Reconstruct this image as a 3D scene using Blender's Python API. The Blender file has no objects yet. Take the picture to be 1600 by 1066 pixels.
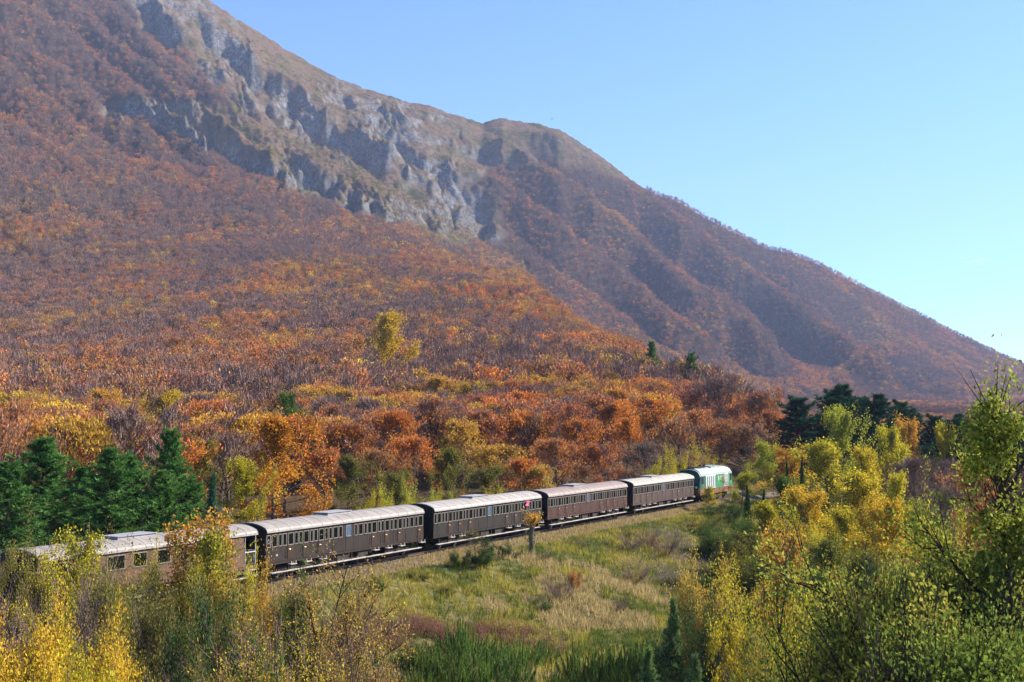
import bpy, math, random
import numpy as np
from mathutils import Vector, Matrix

# ------------------------------------------------------------------ camera, world, sun, exposure
SC = bpy.context.scene
COL = SC.collection
F_PX, CX, CY = 1926.0, 800.0, 533.0          # focal length in photo pixels (1600 wide)
PITCH = math.radians(3.51)
CAM_Z = 10.4                                  # metres above the rail head (z = 0)
SP, CP = math.sin(PITCH), math.cos(PITCH)
SUN_AZ, SUN_EL = math.radians(66), math.radians(33)   # azimuth from +Y towards +X

cam_data = bpy.data.cameras.new('camera')
cam = bpy.data.objects.new('camera', cam_data)
COL.objects.link(cam)
cam.location = (0, 0, CAM_Z)
cam.rotation_euler = (math.radians(90) + PITCH, 0, 0)
cam_data.sensor_width = 36.0
cam_data.lens = 36.0 * F_PX / 1600.0
cam_data.clip_start = 0.5
cam_data.clip_end = 30000
SC.camera = cam

world = bpy.data.worlds.new('World')
SC.world = world
world.use_nodes = True
wn = world.node_tree
wn.nodes.clear()
w_out = wn.nodes.new('ShaderNodeOutputWorld')
w_bg = wn.nodes.new('ShaderNodeBackground')
w_sky = wn.nodes.new('ShaderNodeTexSky')
w_sky.sky_type = 'NISHITA'
w_sky.sun_disc = False
w_sky.sun_elevation = SUN_EL
w_sky.sun_rotation = SUN_AZ
w_sky.altitude = 1200
w_sky.air_density = 1.0
w_sky.dust_density = 1.0
w_sky.ozone_density = 3.0
w_bg.inputs['Strength'].default_value = 0.066
w_tint = wn.nodes.new('ShaderNodeMix')            # cool white balance of the photograph, the same over the whole sky
w_tint.data_type = 'RGBA'; w_tint.blend_type = 'MULTIPLY'; w_tint.inputs[0].default_value = 1.0
w_tint.inputs[7].default_value = (0.74, 0.97, 1.24, 1)
wn.links.new(w_sky.outputs[0], w_tint.inputs[6])
wn.links.new(w_tint.outputs[2], w_bg.inputs['Color'])
wn.links.new(w_bg.outputs[0], w_out.inputs['Surface'])

sun_d = bpy.data.lights.new('sun', 'SUN')
sun_d.energy = 5.0
sun_d.angle = math.radians(0.5)
sun_d.color = (1.0, 0.93, 0.82)
sun = bpy.data.objects.new('sun', sun_d)
COL.objects.link(sun)
sdir = Vector((math.sin(SUN_AZ) * math.cos(SUN_EL), math.cos(SUN_AZ) * math.cos(SUN_EL), math.sin(SUN_EL)))
sun.rotation_euler = sdir.to_track_quat('Z', 'Y').to_euler()
sun.location = (300, 300, 400)

SC.view_settings.view_transform = 'Standard'
SC.view_settings.look = 'None'
SC.view_settings.gamma = 1.0
SC.view_settings.use_curve_mapping = False
SC.view_settings.exposure = 1.6

HAZE_DENSITY = 0.00007
HAZE_COLOR = (0.50, 0.64, 1.0)

SC.cycles.max_bounces = 6
SC.cycles.diffuse_bounces = 1
SC.cycles.glossy_bounces = 2
SC.cycles.transmission_bounces = 4
SC.cycles.transparent_max_bounces = 8
SC.cycles.volume_bounces = 0
SC.cycles.caustics_reflective = False
SC.cycles.caustics_refractive = False
SC.cycles.use_denoising = True
SC.cycles.denoiser = 'OPENIMAGEDENOISE'
SC.cycles.denoising_input_passes = 'RGB_ALBEDO_NORMAL'
SC.cycles.denoising_prefilter = 'ACCURATE'

RNG = np.random.default_rng(7)
random.seed(7)

# ------------------------------------------------------------------ noise
def _hash(ix, iy, seed):
    h = (ix.astype(np.int64) * 374761393 + iy.astype(np.int64) * 668265263 + seed * 974634533) & 0xFFFFFFFF
    h = ((h ^ (h >> 13)) * 1274126177) & 0xFFFFFFFF
    h = h ^ (h >> 16)
    return (h & 0xFFFFFF) / float(0xFFFFFF)

def vnoise(x, y, seed=0):
    x = np.asarray(x, float); y = np.asarray(y, float)
    ix = np.floor(x); iy = np.floor(y)
    fx = x - ix; fy = y - iy
    fx = fx * fx * fx * (fx * (fx * 6 - 15) + 10); fy = fy * fy * fy * (fy * (fy * 6 - 15) + 10)
    a = _hash(ix, iy, seed); b = _hash(ix + 1, iy, seed)
    c = _hash(ix, iy + 1, seed); d = _hash(ix + 1, iy + 1, seed)
    return (a + (b - a) * fx) * (1 - fy) + (c + (d - c) * fx) * fy

def fbm(x, y, seed=0, oct=4, lac=2.07, gain=0.5):
    s = 0; a = 1; n = 0
    for i in range(oct):
        s = s + a * vnoise(x, y, seed + i * 17); n += a
        a *= gain; x = x * lac + 3.1; y = y * lac + 7.7
    return s / n

def ridged(x, y, seed=0, oct=4, gain=0.5):
    s = 0; a = 1; n = 0
    for i in range(oct):
        s = s + a * (1 - np.abs(2 * vnoise(x, y, seed + i * 17) - 1)); n += a
        a *= gain; x = x * 2.1 + 5.3; y = y * 2.1 + 1.7
    return s / n

def sstep(x, a, b):
    t = np.clip((np.asarray(x, float) - a) / (b - a), 0, 1)
    return t * t * (3 - 2 * t)

# ------------------------------------------------------------------ pixel <-> world
def elev(y):                                   # photo row -> tan(elevation) in the centre column
    b = (CY - np.asarray(y, float)) / F_PX
    return (SP + b * CP) / (CP - b * SP)

def ray(x, y):                                 # direction with unit depth (world Y = 1)
    a = (x - CX) / F_PX; b = (CY - y) / F_PX
    dy = CP - b * SP
    return a / dy, (SP + b * CP) / dy

def on_ray(x, y, d):
    a, e = ray(x, y)
    return Vector((a * d, d, CAM_Z + e * d))

def to_px(X, Y, Z):                            # world -> photo pixel
    Z = Z - CAM_Z
    dz = Y * CP + Z * SP
    return CX + F_PX * X / dz, CY - F_PX * (Z * CP - Y * SP) / dz

# ------------------------------------------------------------------ track frame
TU = np.array([0.4725, 0.8813]); TN = np.array([0.8813, -0.4725])
TP = np.array([-16.78, 78.99])                 # track centre where the second carriage begins
TRACK_ROT = math.atan2(TU[1], TU[0])
def st(x, y):
    dx = x - TP[0]; dy = y - TP[1]
    return dx * TN[0] + dy * TN[1], dx * TU[0] + dy * TU[1]     # s (to the camera), t (along)
def track_xy(t, s=0.0):
    p = TP + TU * t + TN * s
    return float(p[0]), float(p[1])

# ------------------------------------------------------------------ terrain height
T_COLS = np.array([-300, 0, 200, 400, 600, 800, 950, 1100, 1200, 1300, 1600, 1900], float)
T_D = np.array([60, 80, 120, 180, 260, 350, 480, 650, 850, 1100, 1300, 1500, 2000, 2600], float)
_rows = {
 60:   [970]*12,
 80:   [889]*12,
 120:  [800, 800, 800, 800, 800, 800, 800, 800, 830, 855, 870, 875],
 180:  [722, 722, 722, 722, 722, 722, 722, 735, 782, 800, 806, 808],
 260:  [662, 662, 660, 658, 655, 655, 662, 668, 710, 734, 738, 740],
 350:  [615, 612, 608, 605, 602, 605, 608, 632, 690, 704, 708, 710],
 480:  [570, 567, 562, 556, 552, 557, 566, 645, 680, 688, 691, 694],
 650:  [520, 517, 510, 502, 500, 505, 552, 645, 668, 674, 678, 680],
 850:  [455, 455, 450, 452, 455, 468, 549, 640, 660, 663, 668, 670],
 1100: [390, 380, 385, 402, 410, 442, 545, 630, 648, 650, 658, 662],
 1300: [350, 340, 350, 370, 378, 430, 552, 634, 642, 645, 652, 656],
 1500: [340, 330, 340, 350, 352, 510, 580, 630, 638, 640, 646, 650],
 2000: [560]*4 + [560, 570, 590, 620, 632, 634, 636, 642],
 2600: [640]*12,
}
T_E = np.array([[float(elev(v)) for v in _rows[int(d)]] for d in T_D])

SKY_PTS = [(-500, -330), (-300, -300), (0, -215), (170, -85), (325, 0), (390, 42), (430, 66), (465, 88), (500, 108), (545, 131),
           (570, 139), (605, 150), (640, 162), (668, 165), (690, 173), (720, 182), (755, 193), (770, 187), (785, 183), (805, 188),
           (840, 193), (872, 200), (900, 218), (930, 238), (965, 264), (1000, 290), (1025, 304), (1060, 315), (1100, 340),
           (1150, 365), (1200, 389), (1235, 396), (1270, 410), (1330, 440), (1400, 475), (1450, 500), (1500, 525), (1550, 549),
           (1590, 566), (1650, 590), (1750, 612), (1900, 625), (2100, 630)]
SK_C = np.array([CX + F_PX * ray(x, y)[0] for x, y in SKY_PTS])
SK_E = np.array([ray(x, y)[1] for x, y in SKY_PTS])
R_C = [-400, 0, 325, 600, 800, 1000, 1200, 1600, 1900]
R_D = [2200, 2300, 2400, 2550, 2700, 2850, 3000, 3300, 3500]
B_C = [-300, 0, 200, 400, 600, 800, 950, 1100, 1200, 1400, 1600, 1900]
B_D = [650, 700, 750, 1000, 1500, 1600, 1600, 1600, 1700, 1850, 2000, 2200]
B_E = np.array([float(elev(v)) for v in [490, 500, 495, 420, 354, 492, 560, 600, 624, 631, 633, 640]])

def far_uc(col, d):
    db = np.interp(col, B_C, B_D); dr = np.interp(col, R_C, R_D)
    return (d - db) / (dr - db), db, dr

def big_gully(x, w):                           # asymmetric notch: gentle crest, sharp drop, flank facing left
    x = x / w
    up = 0.35 * np.exp(-((x + 0.55) / 0.45) ** 2)
    dn = -np.where(x < 0.05, np.exp(-((x - 0.05) / 0.28) ** 2), np.exp(-((x - 0.05) / 0.75) ** 2))
    return up + dn

def in_poly(x, y, poly):
    r = np.zeros(np.shape(x), bool)
    n = len(poly)
    for i in range(n):
        x1, y1 = poly[i]; x2, y2 = poly[(i + 1) % n]
        c = ((y1 > y) != (y2 > y)) & (x < (x2 - x1) * (y - y1) / (y2 - y1 + 1e-9) + x1)
        r ^= c
    return r

ROCK_POLY = [(150, -70), (330, -60), (480, 60), (640, 130), (780, 150), (880, 170), (1010, 275), (1000, 296), (920, 264), (850, 254),
             (775, 262), (735, 292), (795, 378), (700, 382), (620, 352), (560, 338), (500, 310), (420, 280), (330, 240), (230, 200),
             (140, 175), (150, 150), (260, 165), (360, 160), (330, 120), (240, 60)]

def rock_mask(X, Y, Z):
    px, py = to_px(X, Y, Z)
    wx = (fbm(px / 60, py / 60, 301) - 0.5) * 70; wy = (fbm(px / 60, py / 60, 311) - 0.5) * 45
    acc = 0
    for ox, oy in ((0, 0), (9, 3), (-9, -3), (4, -8), (-4, 8)):
        acc = acc + in_poly(px + wx + ox, py + wy + oy, ROCK_POLY)
    m = acc / 5.0
    return m * sstep(Y, 900, 1200)

def far_z(col, d, detail=True):
    u, db, dr = far_uc(col, d)
    uu = np.clip(u, 0, 1)
    er = np.interp(col, SK_C, SK_E); eb = np.interp(col, B_C, B_E)
    e = eb + (er - eb) * uu ** 1.04
    z = CAM_Z + e * np.minimum(d, dr)
    if detail:
        yap = CY - F_PX * np.tan(np.arctan(e) - PITCH)
        warp = (fbm(col / 120, yap / 120.0, 11) - 0.5) * 44
        c = col - yap / 0.75 + warp
        fade = sstep(u, 0.0, 0.12) * (1 - sstep(u, 0.86, 0.985))
        g = 0
        for c0, w, A, u0, u1 in ((607, 64, 125, 0.06, 1.05), (503, 58, 108, 0.22, .9), (395, 54, 70, 0.1, 0.72), (300, 40, 30, 0.1, 0.85),
                                 (222, 36, 26, .25, 1), (150, 36, 26, .3, 1.0), (88, 34, 34, .4, 1.0), (23, 34, 34, .4, 1.0), (-60, 40, 34, .4, 1.0),
                                 (-150, 40, 30, .4, 1.0), (-250, 44, 26, .4, 1.0), (-360, 44, 26, .4, 1.0)):
            g = g + A * big_gully(c - c0, w) * sstep(u, u0, u0 + 0.12) * (1 - sstep(u, u1 - 0.12, u1))
        z = z + fade * (g + 9 * (ridged(c / 40, u * 1.6, 21, 3) - 0.55))
        z = z + sstep(u, 0.0, 0.2) * (1 - 0.75 * sstep(u, 0.9, 1.0)) * 12 * (fbm(col / 22, d / 60, 31, 4) - 0.5)
        z = z + sstep(u, 0.9, 1.0) * 5 * (ridged(col / 17, d / 60, 41, 3) - 0.6) * (col < 1050)
    z = z - np.where(u > 1, (d - dr) * 0.42, 0) - np.where(u < 0, (db - d) * 0.7, 0)
    return np.maximum(z, -5), u

def tab_z(col, d):
    ld = np.log(np.clip(d, T_D[0], T_D[-1])); L = np.log(T_D)
    i = np.clip(np.searchsorted(L, ld) - 1, 0, len(L) - 2)
    fd = (ld - L[i]) / (L[i + 1] - L[i])
    fd = np.clip(fd, 0, 1)
    cc = np.clip(col, T_COLS[0], T_COLS[-1])
    j = np.clip(np.searchsorted(T_COLS, cc) - 1, 0, len(T_COLS) - 2)
    fc = (cc - T_COLS[j]) / (T_COLS[j + 1] - T_COLS[j])
    fc = fc * fc * (3 - 2 * fc)
    e = (T_E[i, j] * (1 - fc) + T_E[i, j + 1] * fc) * (1 - fd) + (T_E[i + 1, j] * (1 - fc) + T_E[i + 1, j + 1] * fc) * fd
    return CAM_Z + e * d

S_X = [-400, -30, -14, -7, -5, -3.4, 2.6, 3.4, 5.8, 11, 17, 24, 34, 80, 400]
S_Z = [2.0, 2.0, 1.2, -0.1, -0.75, -0.75, -0.75, -0.55, -0.95, -2.45, -4.0, -4.7, -5.0, -5.0, -4.5]

BANDS = ((300, 40, 480, 165, 44), (430, 160, 610, 262, 42), (330, 215, 450, 300, 36), (470, 265, 600, 345, 40), (620, 230, 760, 330, 26),
         (690, 300, 800, 378, 22), (520, 150, 700, 240, 24), (190, -10, 275, 60, 40), (700, 205, 860, 300, 20), (150, 165, 330, 230, 12))
def rock_detail(px, py):
    """ribs, cliff steps and how bare the rock is, over the mountain face"""
    px = px + (fbm(px / 45, py / 45, 401, 3) - .5) * 60; py = py + (fbm(px / 45, py / 45, 411, 3) - .5) * 44
    c = px - py / 0.9
    mod = sstep(fbm(px / 75, py / 55, 421, 3), .44, .62) * (1 - .75 * sstep(px, 640, 800))
    rib = ridged(c / 26, py / 70, 51, 4, 0.55) - 0.55
    rib2 = ridged(c / 9, py / 24, 57, 3) - 0.5
    band = 0; prox = 0
    for (x0, y0, x1, y1, A) in BANDS:
        v = (y0 + (px - x0) * (y1 - y0) / (x1 - x0)) - py
        f = np.where(v < -9, -.5 * np.clip((v + 60) / 51, 0, 1), np.where(v < 9, v / 18, .5 * np.clip((60 - v) / 51, 0, 1)))
        L = (x1 - x0); wx = sstep(px, x0 - .15 * L, x0 + .1 * L) * (1 - sstep(px, x1 - .1 * L, x1 + .15 * L))
        band = band + A * f * wx
        prox = np.maximum(prox, wx * np.exp(-((v + 4) / 17) ** 2) * min(1, A / 30))
    bare = np.clip(prox * 1.15 + mod * .75, 0, 1)
    return rib, rib2, band, mod, bare

def ground_z(X, Y, rocks=True):
    X = np.atleast_1d(np.asarray(X, float)); Y = np.atleast_1d(np.asarray(Y, float))
    az = np.arctan2(X, Y)
    azc = np.clip(az, -0.62, 0.62)
    col = CX + F_PX * np.tan(azc)
    r = np.hypot(X, Y)
    d = np.where(np.abs(az) < 0.62, Y, r * math.cos(0.62))
    d = np.maximum(d, 1.0)
    s, t = st(X, Y)
    zn = np.interp(s, S_X, S_Z)
    off = sstep(np.abs(s), 3.4, 6.5)
    zn = zn + off * (0.95 * (fbm(X / 5, Y / 5, 5, 4) - 0.5) + 0.9 * (fbm(X / 17, Y / 17, 6, 3) - 0.5))
    # low mound under the bushes at the left, and the knoll the photograph was taken from
    zn = zn + 3.0 * np.exp(-(((X + 21) / 13) ** 2 + ((Y - 38) / 9) ** 2))
    zn = np.maximum(zn, -5.2) + 13.6 * np.exp(-(r / 13.5) ** 2)
    zt = tab_z(col, d)
    zt = zt + sstep(d, 90, 200) * (3.0 * (fbm(X / 40, Y / 40, 8, 3) - 0.5)) + sstep(d, 300, 700) * 8 * (fbm(X / 130, Y / 130, 9, 3) - 0.5)
    w = np.maximum(sstep(-s, 6, 26), sstep(d, 200, 330)) * sstep(np.abs(az) * -1, -1.5, -1.0)
    z = zn * (1 - w) + zt * w
    zf, u = far_z(col, d)
    k = 12.0
    wf = sstep(d, 600, 800)
    m = np.maximum(z, zf); dd = np.abs(z - zf)
    zz = m + np.where(dd < k, (k - dd) ** 2 / (4 * k), 0)
    z = z * (1 - wf) + zz * wf
    # behind the camera everything flattens out
    back = sstep(np.abs(az), 0.75, 1.35)
    z = z * (1 - back) + back * np.where(r < 60, z, -5 + 0 * r)
    if rocks:
        far = (d > 900) & (np.abs(az) < 0.62)
        if far.any():
            rm = np.zeros_like(z)
            rm[far] = rock_mask(X[far], Y[far], z[far])
            uf = np.clip(u, 0, 1)
            px, py = to_px(X, Y, z)
            rib, rib2, band, mod, bare = rock_detail(px, py)
            amp = 1 - 0.8 * sstep(u, 0.84, 0.98)
            z = z + np.where(far, rm * amp * (mod * (30 * rib + 9 * rib2) + band * (.75 + .6 * rib) + 7 * rib2), 0)
    return z

def gz(x, y):
    return float(ground_z(np.array([x]), np.array([y]))[0])

def ground_hit(x, y, d0=20, d1=320):
    ds = np.linspace(d0, d1, 1200)
    a, e = ray(x, y)
    zg = ground_z(a * ds, ds)
    below = np.nonzero(CAM_Z + e * ds <= zg)[0]
    d = ds[below[0]] if len(below) else d1
    return float(a * d), float(d), float(gz(a * d, d))

# ------------------------------------------------------------------ mesh helpers
class MB:
    """collects triangles / quads with a per-face random value, a colour and a material index"""
    def __init__(self):
        self.v = []; self.f = []; self.n = 0
    def add(self, v, f, var=None, mat=0, col=None):
        v = np.asarray(v, np.float32).reshape(-1, 3); f = np.asarray(f, np.int64)
        nf = len(f)
        if var is None: var = np.full(nf, 0.5, np.float32)
        self.v.append(v)
        self.f.append((f + self.n, np.broadcast_to(np.asarray(var, np.float32), (nf,)), np.full(nf, mat, np.int32),
                       None if col is None else np.broadcast_to(np.asarray(col, np.float32), (nf, 3))))
        self.n += len(v)
    def mesh(self, name, mats, smooth=False):
        me = bpy.data.meshes.new(name)
        V = np.concatenate(self.v) if self.v else np.zeros((0, 3), np.float32)
        me.vertices.add(len(V)); me.vertices.foreach_set('co', V.ravel())
        idx = np.concatenate([f.ravel() for f, _, _, _ in self.f])
        sizes = np.concatenate([np.full(len(f), f.shape[1], np.int32) for f, _, _, _ in self.f])
        starts = np.concatenate([[0], np.cumsum(sizes)[:-1]]).astype(np.int32)
        me.loops.add(len(idx)); me.loops.foreach_set('vertex_index', idx.astype(np.int32))
        me.polygons.add(len(sizes)); me.polygons.foreach_set('loop_start', starts)
        try: me.polygons.foreach_set('loop_total', sizes)
        except Exception: pass
        me.polygons.foreach_set('material_index', np.concatenate([m for _, _, m, _ in self.f]))
        me.polygons.foreach_set('use_smooth', np.full(len(sizes), bool(smooth)))
        at = me.attributes.new('var', 'FLOAT', 'FACE')
        at.data.foreach_set('value', np.concatenate([a for _, a, _, _ in self.f]).astype(np.float32))
        if any(c is not None for _, _, _, c in self.f):
            cc = np.concatenate([np.concatenate([(c if c is not None else np.ones((len(f), 3), np.float32)), np.ones((len(f), 1), np.float32)], 1)
                                 for f, _, _, c in self.f]).astype(np.float32)
            ca = me.attributes.new('col', 'FLOAT_COLOR', 'FACE'); ca.data.foreach_set('color', cc.ravel())
        for m in (mats if isinstance(mats, (list, tuple)) else [mats]): me.materials.append(m)
        me.update(calc_edges=True)
        return me
    def box(self, x0, x1, y0, y1, z0, z1, mat=0):
        v = [(x0, y0, z0), (x1, y0, z0), (x1, y1, z0), (x0, y1, z0), (x0, y0, z1), (x1, y0, z1), (x1, y1, z1), (x0, y1, z1)]
        f = [(0, 3, 2, 1), (4, 5, 6, 7), (0, 1, 5, 4), (1, 2, 6, 5), (2, 3, 7, 6), (3, 0, 4, 7)]
        self.add(v, f, mat=mat)
    def tube(self, pts, radii, n=5, mat=0, caps=True):
        pts = np.asarray(pts, float); k = len(pts)
        radii = np.broadcast_to(np.asarray(radii, float), (k,))
        tan = np.gradient(pts, axis=0); tan /= np.linalg.norm(tan, axis=1)[:, None] + 1e-9
        ref = np.array([0, 0, 1.0]) if abs(tan[0][2]) < 0.9 else np.array([1.0, 0, 0])
        a = np.cross(tan, ref); a /= np.linalg.norm(a, axis=1)[:, None] + 1e-9
        b = np.cross(tan, a)
        th = np.arange(n) * 2 * math.pi / n
        V = (pts[:, None] + radii[:, None, None] * (np.cos(th)[None, :, None] * a[:, None] + np.sin(th)[None, :, None] * b[:, None])).reshape(-1, 3)
        f = []
        for i in range(k - 1):
            for j in range(n):
                f.append((i * n + j, i * n + (j + 1) % n, (i + 1) * n + (j + 1) % n, (i + 1) * n + j))
        self.add(V, f, mat=mat)
        if caps and n >= 3:
            for base in (0, (k - 1) * n):
                c = len(V[0:0])
                self.add(np.concatenate([V[base:base + n], V[base:base + n].mean(0)[None]]), [(j, (j + 1) % n, n) for j in range(n)], mat=mat)
    def cyl(self, c0, c1, r, n=16, mat=0):
        self.tube([c0, c1], [r, r], n=n, mat=mat)
    def blades(self, base, tip, w, rng, var=None, mat=0, col=None):   # thin triangles base -> tip
        base = np.asarray(base, float); tip = np.asarray(tip, float); m = len(base)
        ax = tip - base
        rd = rng.normal(size=(m, 3)); sd = np.cross(ax, rd); sd /= np.linalg.norm(sd, axis=1)[:, None] + 1e-9
        w = np.broadcast_to(np.asarray(w, float), (m,))[:, None]
        V = np.stack([base - sd * w / 2, base + sd * w / 2, tip], 1).reshape(-1, 3)
        self.add(V, np.arange(3 * m).reshape(m, 3), rng.random(m) if var is None else var, mat, col)
    def leaves(self, p, size, rng, aspect=0.6, up=0.0, mat=0, var=None, col=None, axis=None):    # diamond leaf cards
        p = np.asarray(p, float); m = len(p)
        a = rng.normal(size=(m, 3)); a[:, 2] += up
        if axis is not None: a = a * 0.6 + axis
        a /= np.linalg.norm(a, axis=1)[:, None] + 1e-9
        b = np.cross(a, rng.normal(size=(m, 3))); b /= np.linalg.norm(b, axis=1)[:, None] + 1e-9
        s = (size * rng.uniform(0.65, 1.3, m))[:, None]
        V = np.stack([p - a * s * .5, p + b * s * .5 * aspect, p + a * s * .5, p - b * s * .5 * aspect], 1).reshape(-1, 3)
        self.add(V, np.arange(4 * m).reshape(m, 4), rng.random(m) if var is None else var, mat, col)

def link(name, mesh, parent=None):
    o = bpy.data.objects.new(name, mesh)
    COL.objects.link(o)
    if parent is not None: o.parent = parent
    return o
def empty(name, loc=(0, 0, 0), rz=0.0):
    o = bpy.data.objects.new(name, None)
    o.empty_display_size = 0.5
    COL.objects.link(o); o.location = loc; o.rotation_euler = (0, 0, rz)
    return o
def tag(o, label=None, cat=None, group=None, kind=None):
    if label: o['label'] = label
    if cat: o['category'] = cat
    if group: o['group'] = group
    if kind: o['kind'] = kind
    return o

# ------------------------------------------------------------------ materials
def new_mat(name):
    m = bpy.data.materials.new(name); m.use_nodes = True
    nt = m.node_tree; nt.nodes.clear()
    out = nt.nodes.new('ShaderNodeOutputMaterial')
    return m, nt, out
def N(nt, t, **kw):
    n = nt.nodes.new(t)
    for k, v in kw.items(): setattr(n, k, v)
    return n
def math_n(nt, op, a, b=None, c=None):
    n = N(nt, 'ShaderNodeMath', operation=op)
    for i, v in enumerate((a, b, c)):
        if v is None: continue
        if isinstance(v, (int, float)): n.inputs[i].default_value = v
        else: nt.links.new(v, n.inputs[i])
    return n.outputs[0]
def mixc(nt, f, a, b, blend='MIX'):
    n = N(nt, 'ShaderNodeMix', data_type='RGBA', blend_type=blend)
    for s, v in ((n.inputs[0], f), (n.inputs[6], a), (n.inputs[7], b)):
        if isinstance(v, (int, float)): s.default_value = v
        elif isinstance(v, tuple): s.default_value = (*v, 1) if len(v) == 3 else v
        else: nt.links.new(v, s)
    return n.outputs[2]
def ramp(nt, f, stops):
    n = N(nt, 'ShaderNodeValToRGB')
    el = n.color_ramp.elements
    while len(el) < len(stops): el.new(0.5)
    for e, (p, c) in zip(el, stops):
        e.position = p; e.color = (*c, 1) if len(c) == 3 else c
    nt.links.new(f, n.inputs[0])
    return n.outputs[0]
def noise(nt, scale, detail=4, vec=None, rough=0.55, sc=None):
    n = N(nt, 'ShaderNodeTexNoise')
    n.inputs['Scale'].default_value = scale; n.inputs['Detail'].default_value = detail; n.inputs['Roughness'].default_value = rough
    if vec is not None: 
        if sc is not None:
            mp = N(nt, 'ShaderNodeMapping'); mp.inputs['Scale'].default_value = sc
            nt.links.new(vec, mp.inputs[0]); vec = mp.outputs[0]
        nt.links.new(vec, n.inputs['Vector'])
    return n.outputs[0]

def leaf_mat(name, translucency=0.45, gloss=0.0, attr=('INSTANCER', 'tint'), sat_var=0.05, lo=0.55, hi=1.45):
    m, nt, out = new_mat(name)
    at = N(nt, 'ShaderNodeAttribute', attribute_type=attr[0], attribute_name=attr[1])
    va = N(nt, 'ShaderNodeAttribute', attribute_type='GEOMETRY', attribute_name='var')
    hs = N(nt, 'ShaderNodeHueSaturation')
    h = math_n(nt, 'MULTIPLY_ADD', va.outputs['Fac'], sat_var, 0.5 - sat_var / 2)
    nt.links.new(h, hs.inputs['Hue'])
    f = math_n(nt, 'FRACT', math_n(nt, 'MULTIPLY', va.outputs['Fac'], 7.31))
    nt.links.new(math_n(nt, 'MULTIPLY_ADD', f, hi - lo, lo), hs.inputs['Value'])
    nt.links.new(at.outputs['Color'], hs.inputs['Color'])
    d = N(nt, 'ShaderNodeBsdfDiffuse'); t = N(nt, 'ShaderNodeBsdfTranslucent')
    nt.links.new(hs.outputs[0], d.inputs['Color']); nt.links.new(hs.outputs[0], t.inputs['Color'])
    mx = N(nt, 'ShaderNodeMixShader'); mx.inputs[0].default_value = translucency
    nt.links.new(d.outputs[0], mx.inputs[1]); nt.links.new(t.outputs[0], mx.inputs[2])
    res = mx.outputs[0]
    if gloss > 0:
        g = N(nt, 'ShaderNodeBsdfGlossy'); g.inputs['Roughness'].default_value = 0.35
        m2 = N(nt, 'ShaderNodeMixShader'); m2.inputs[0].default_value = gloss
        nt.links.new(res, m2.inputs[1]); nt.links.new(g.outputs[0], m2.inputs[2]); res = m2.outputs[0]
    nt.links.new(res, out.inputs['Surface'])
    return m

def bark_mat(name, c1, c2):
    m, nt, out = new_mat(name)
    tc = N(nt, 'ShaderNodeTexCoord')
    f = noise(nt, 6, 5, tc.outputs['Object'], sc=(1, 1, 0.3))
    c = mixc(nt, f, c1, c2)
    va = N(nt, 'ShaderNodeAttribute', attribute_type='GEOMETRY', attribute_name='var')
    c = mixc(nt, 0.6, c, ramp(nt, va.outputs['Fac'], [(0, (.55, .55, .55)), (1, (1.5, 1.4, 1.4))]), 'MULTIPLY')
    b = N(nt, 'ShaderNodeBsdfDiffuse'); nt.links.new(c, b.inputs['Color'])
    nt.links.new(b.outputs[0], out.inputs['Surface'])
    return m

def simple_mat(name, color, rough=0.6, metal=0.0, var=0.25, scale=3.0, dirt=None, spec=0.5):
    m, nt, out = new_mat(name)
    tc = N(nt, 'ShaderNodeTexCoord')
    f = noise(nt, scale, 6, tc.outputs['Object'])
    lo = tuple(max(0, c * (1 - var)) for c in color); hi = tuple(c * (1 + var) for c in color)
    c = ramp(nt, f, [(0.3, lo), (0.7, hi)])
    if dirt is not None:
        f2 = noise(nt, scale * 2.7, 6, tc.outputs['Object'], sc=(1, 1, 0.25))
        c = mixc(nt, ramp(nt, f2, [(0.45, (0, 0, 0)), (0.75, (1, 1, 1))]), c, dirt)
    b = N(nt, 'ShaderNodeBsdfPrincipled')
    nt.links.new(c, b.inputs['Base Color'])
    b.inputs['Roughness'].default_value = rough; b.inputs['Metallic'].default_value = metal
    b.inputs['Specular IOR Level'].default_value = spec
    nt.links.new(b.outputs[0], out.inputs['Surface'])
    return m

M = {}
M['leaf'] = leaf_mat('autumn_leaf', 0.34)
M['leaf_gloss'] = leaf_mat('oak_leaf', 0.34, 0.0, sat_var=0.06, lo=.5, hi=1.5)
M['needle'] = leaf_mat('conifer_needle', 0.25, 0.0, sat_var=0.03, lo=0.6, hi=1.5)
M['cover'] = leaf_mat('ground_cover_leaf', 0.35, 0.0, attr=('GEOMETRY', 'col'), sat_var=0.03, lo=0.7, hi=1.35)
M['bark'] = bark_mat('grey_bark', (.075, .06, .05), (.17, .145, .13))
M['twig'] = bark_mat('mauve_twigs', (.18, .12, .10), (.29, .195, .165))
M['darkbark'] = bark_mat('dark_bark', (.035, .028, .022), (.08, .065, .05))
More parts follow.
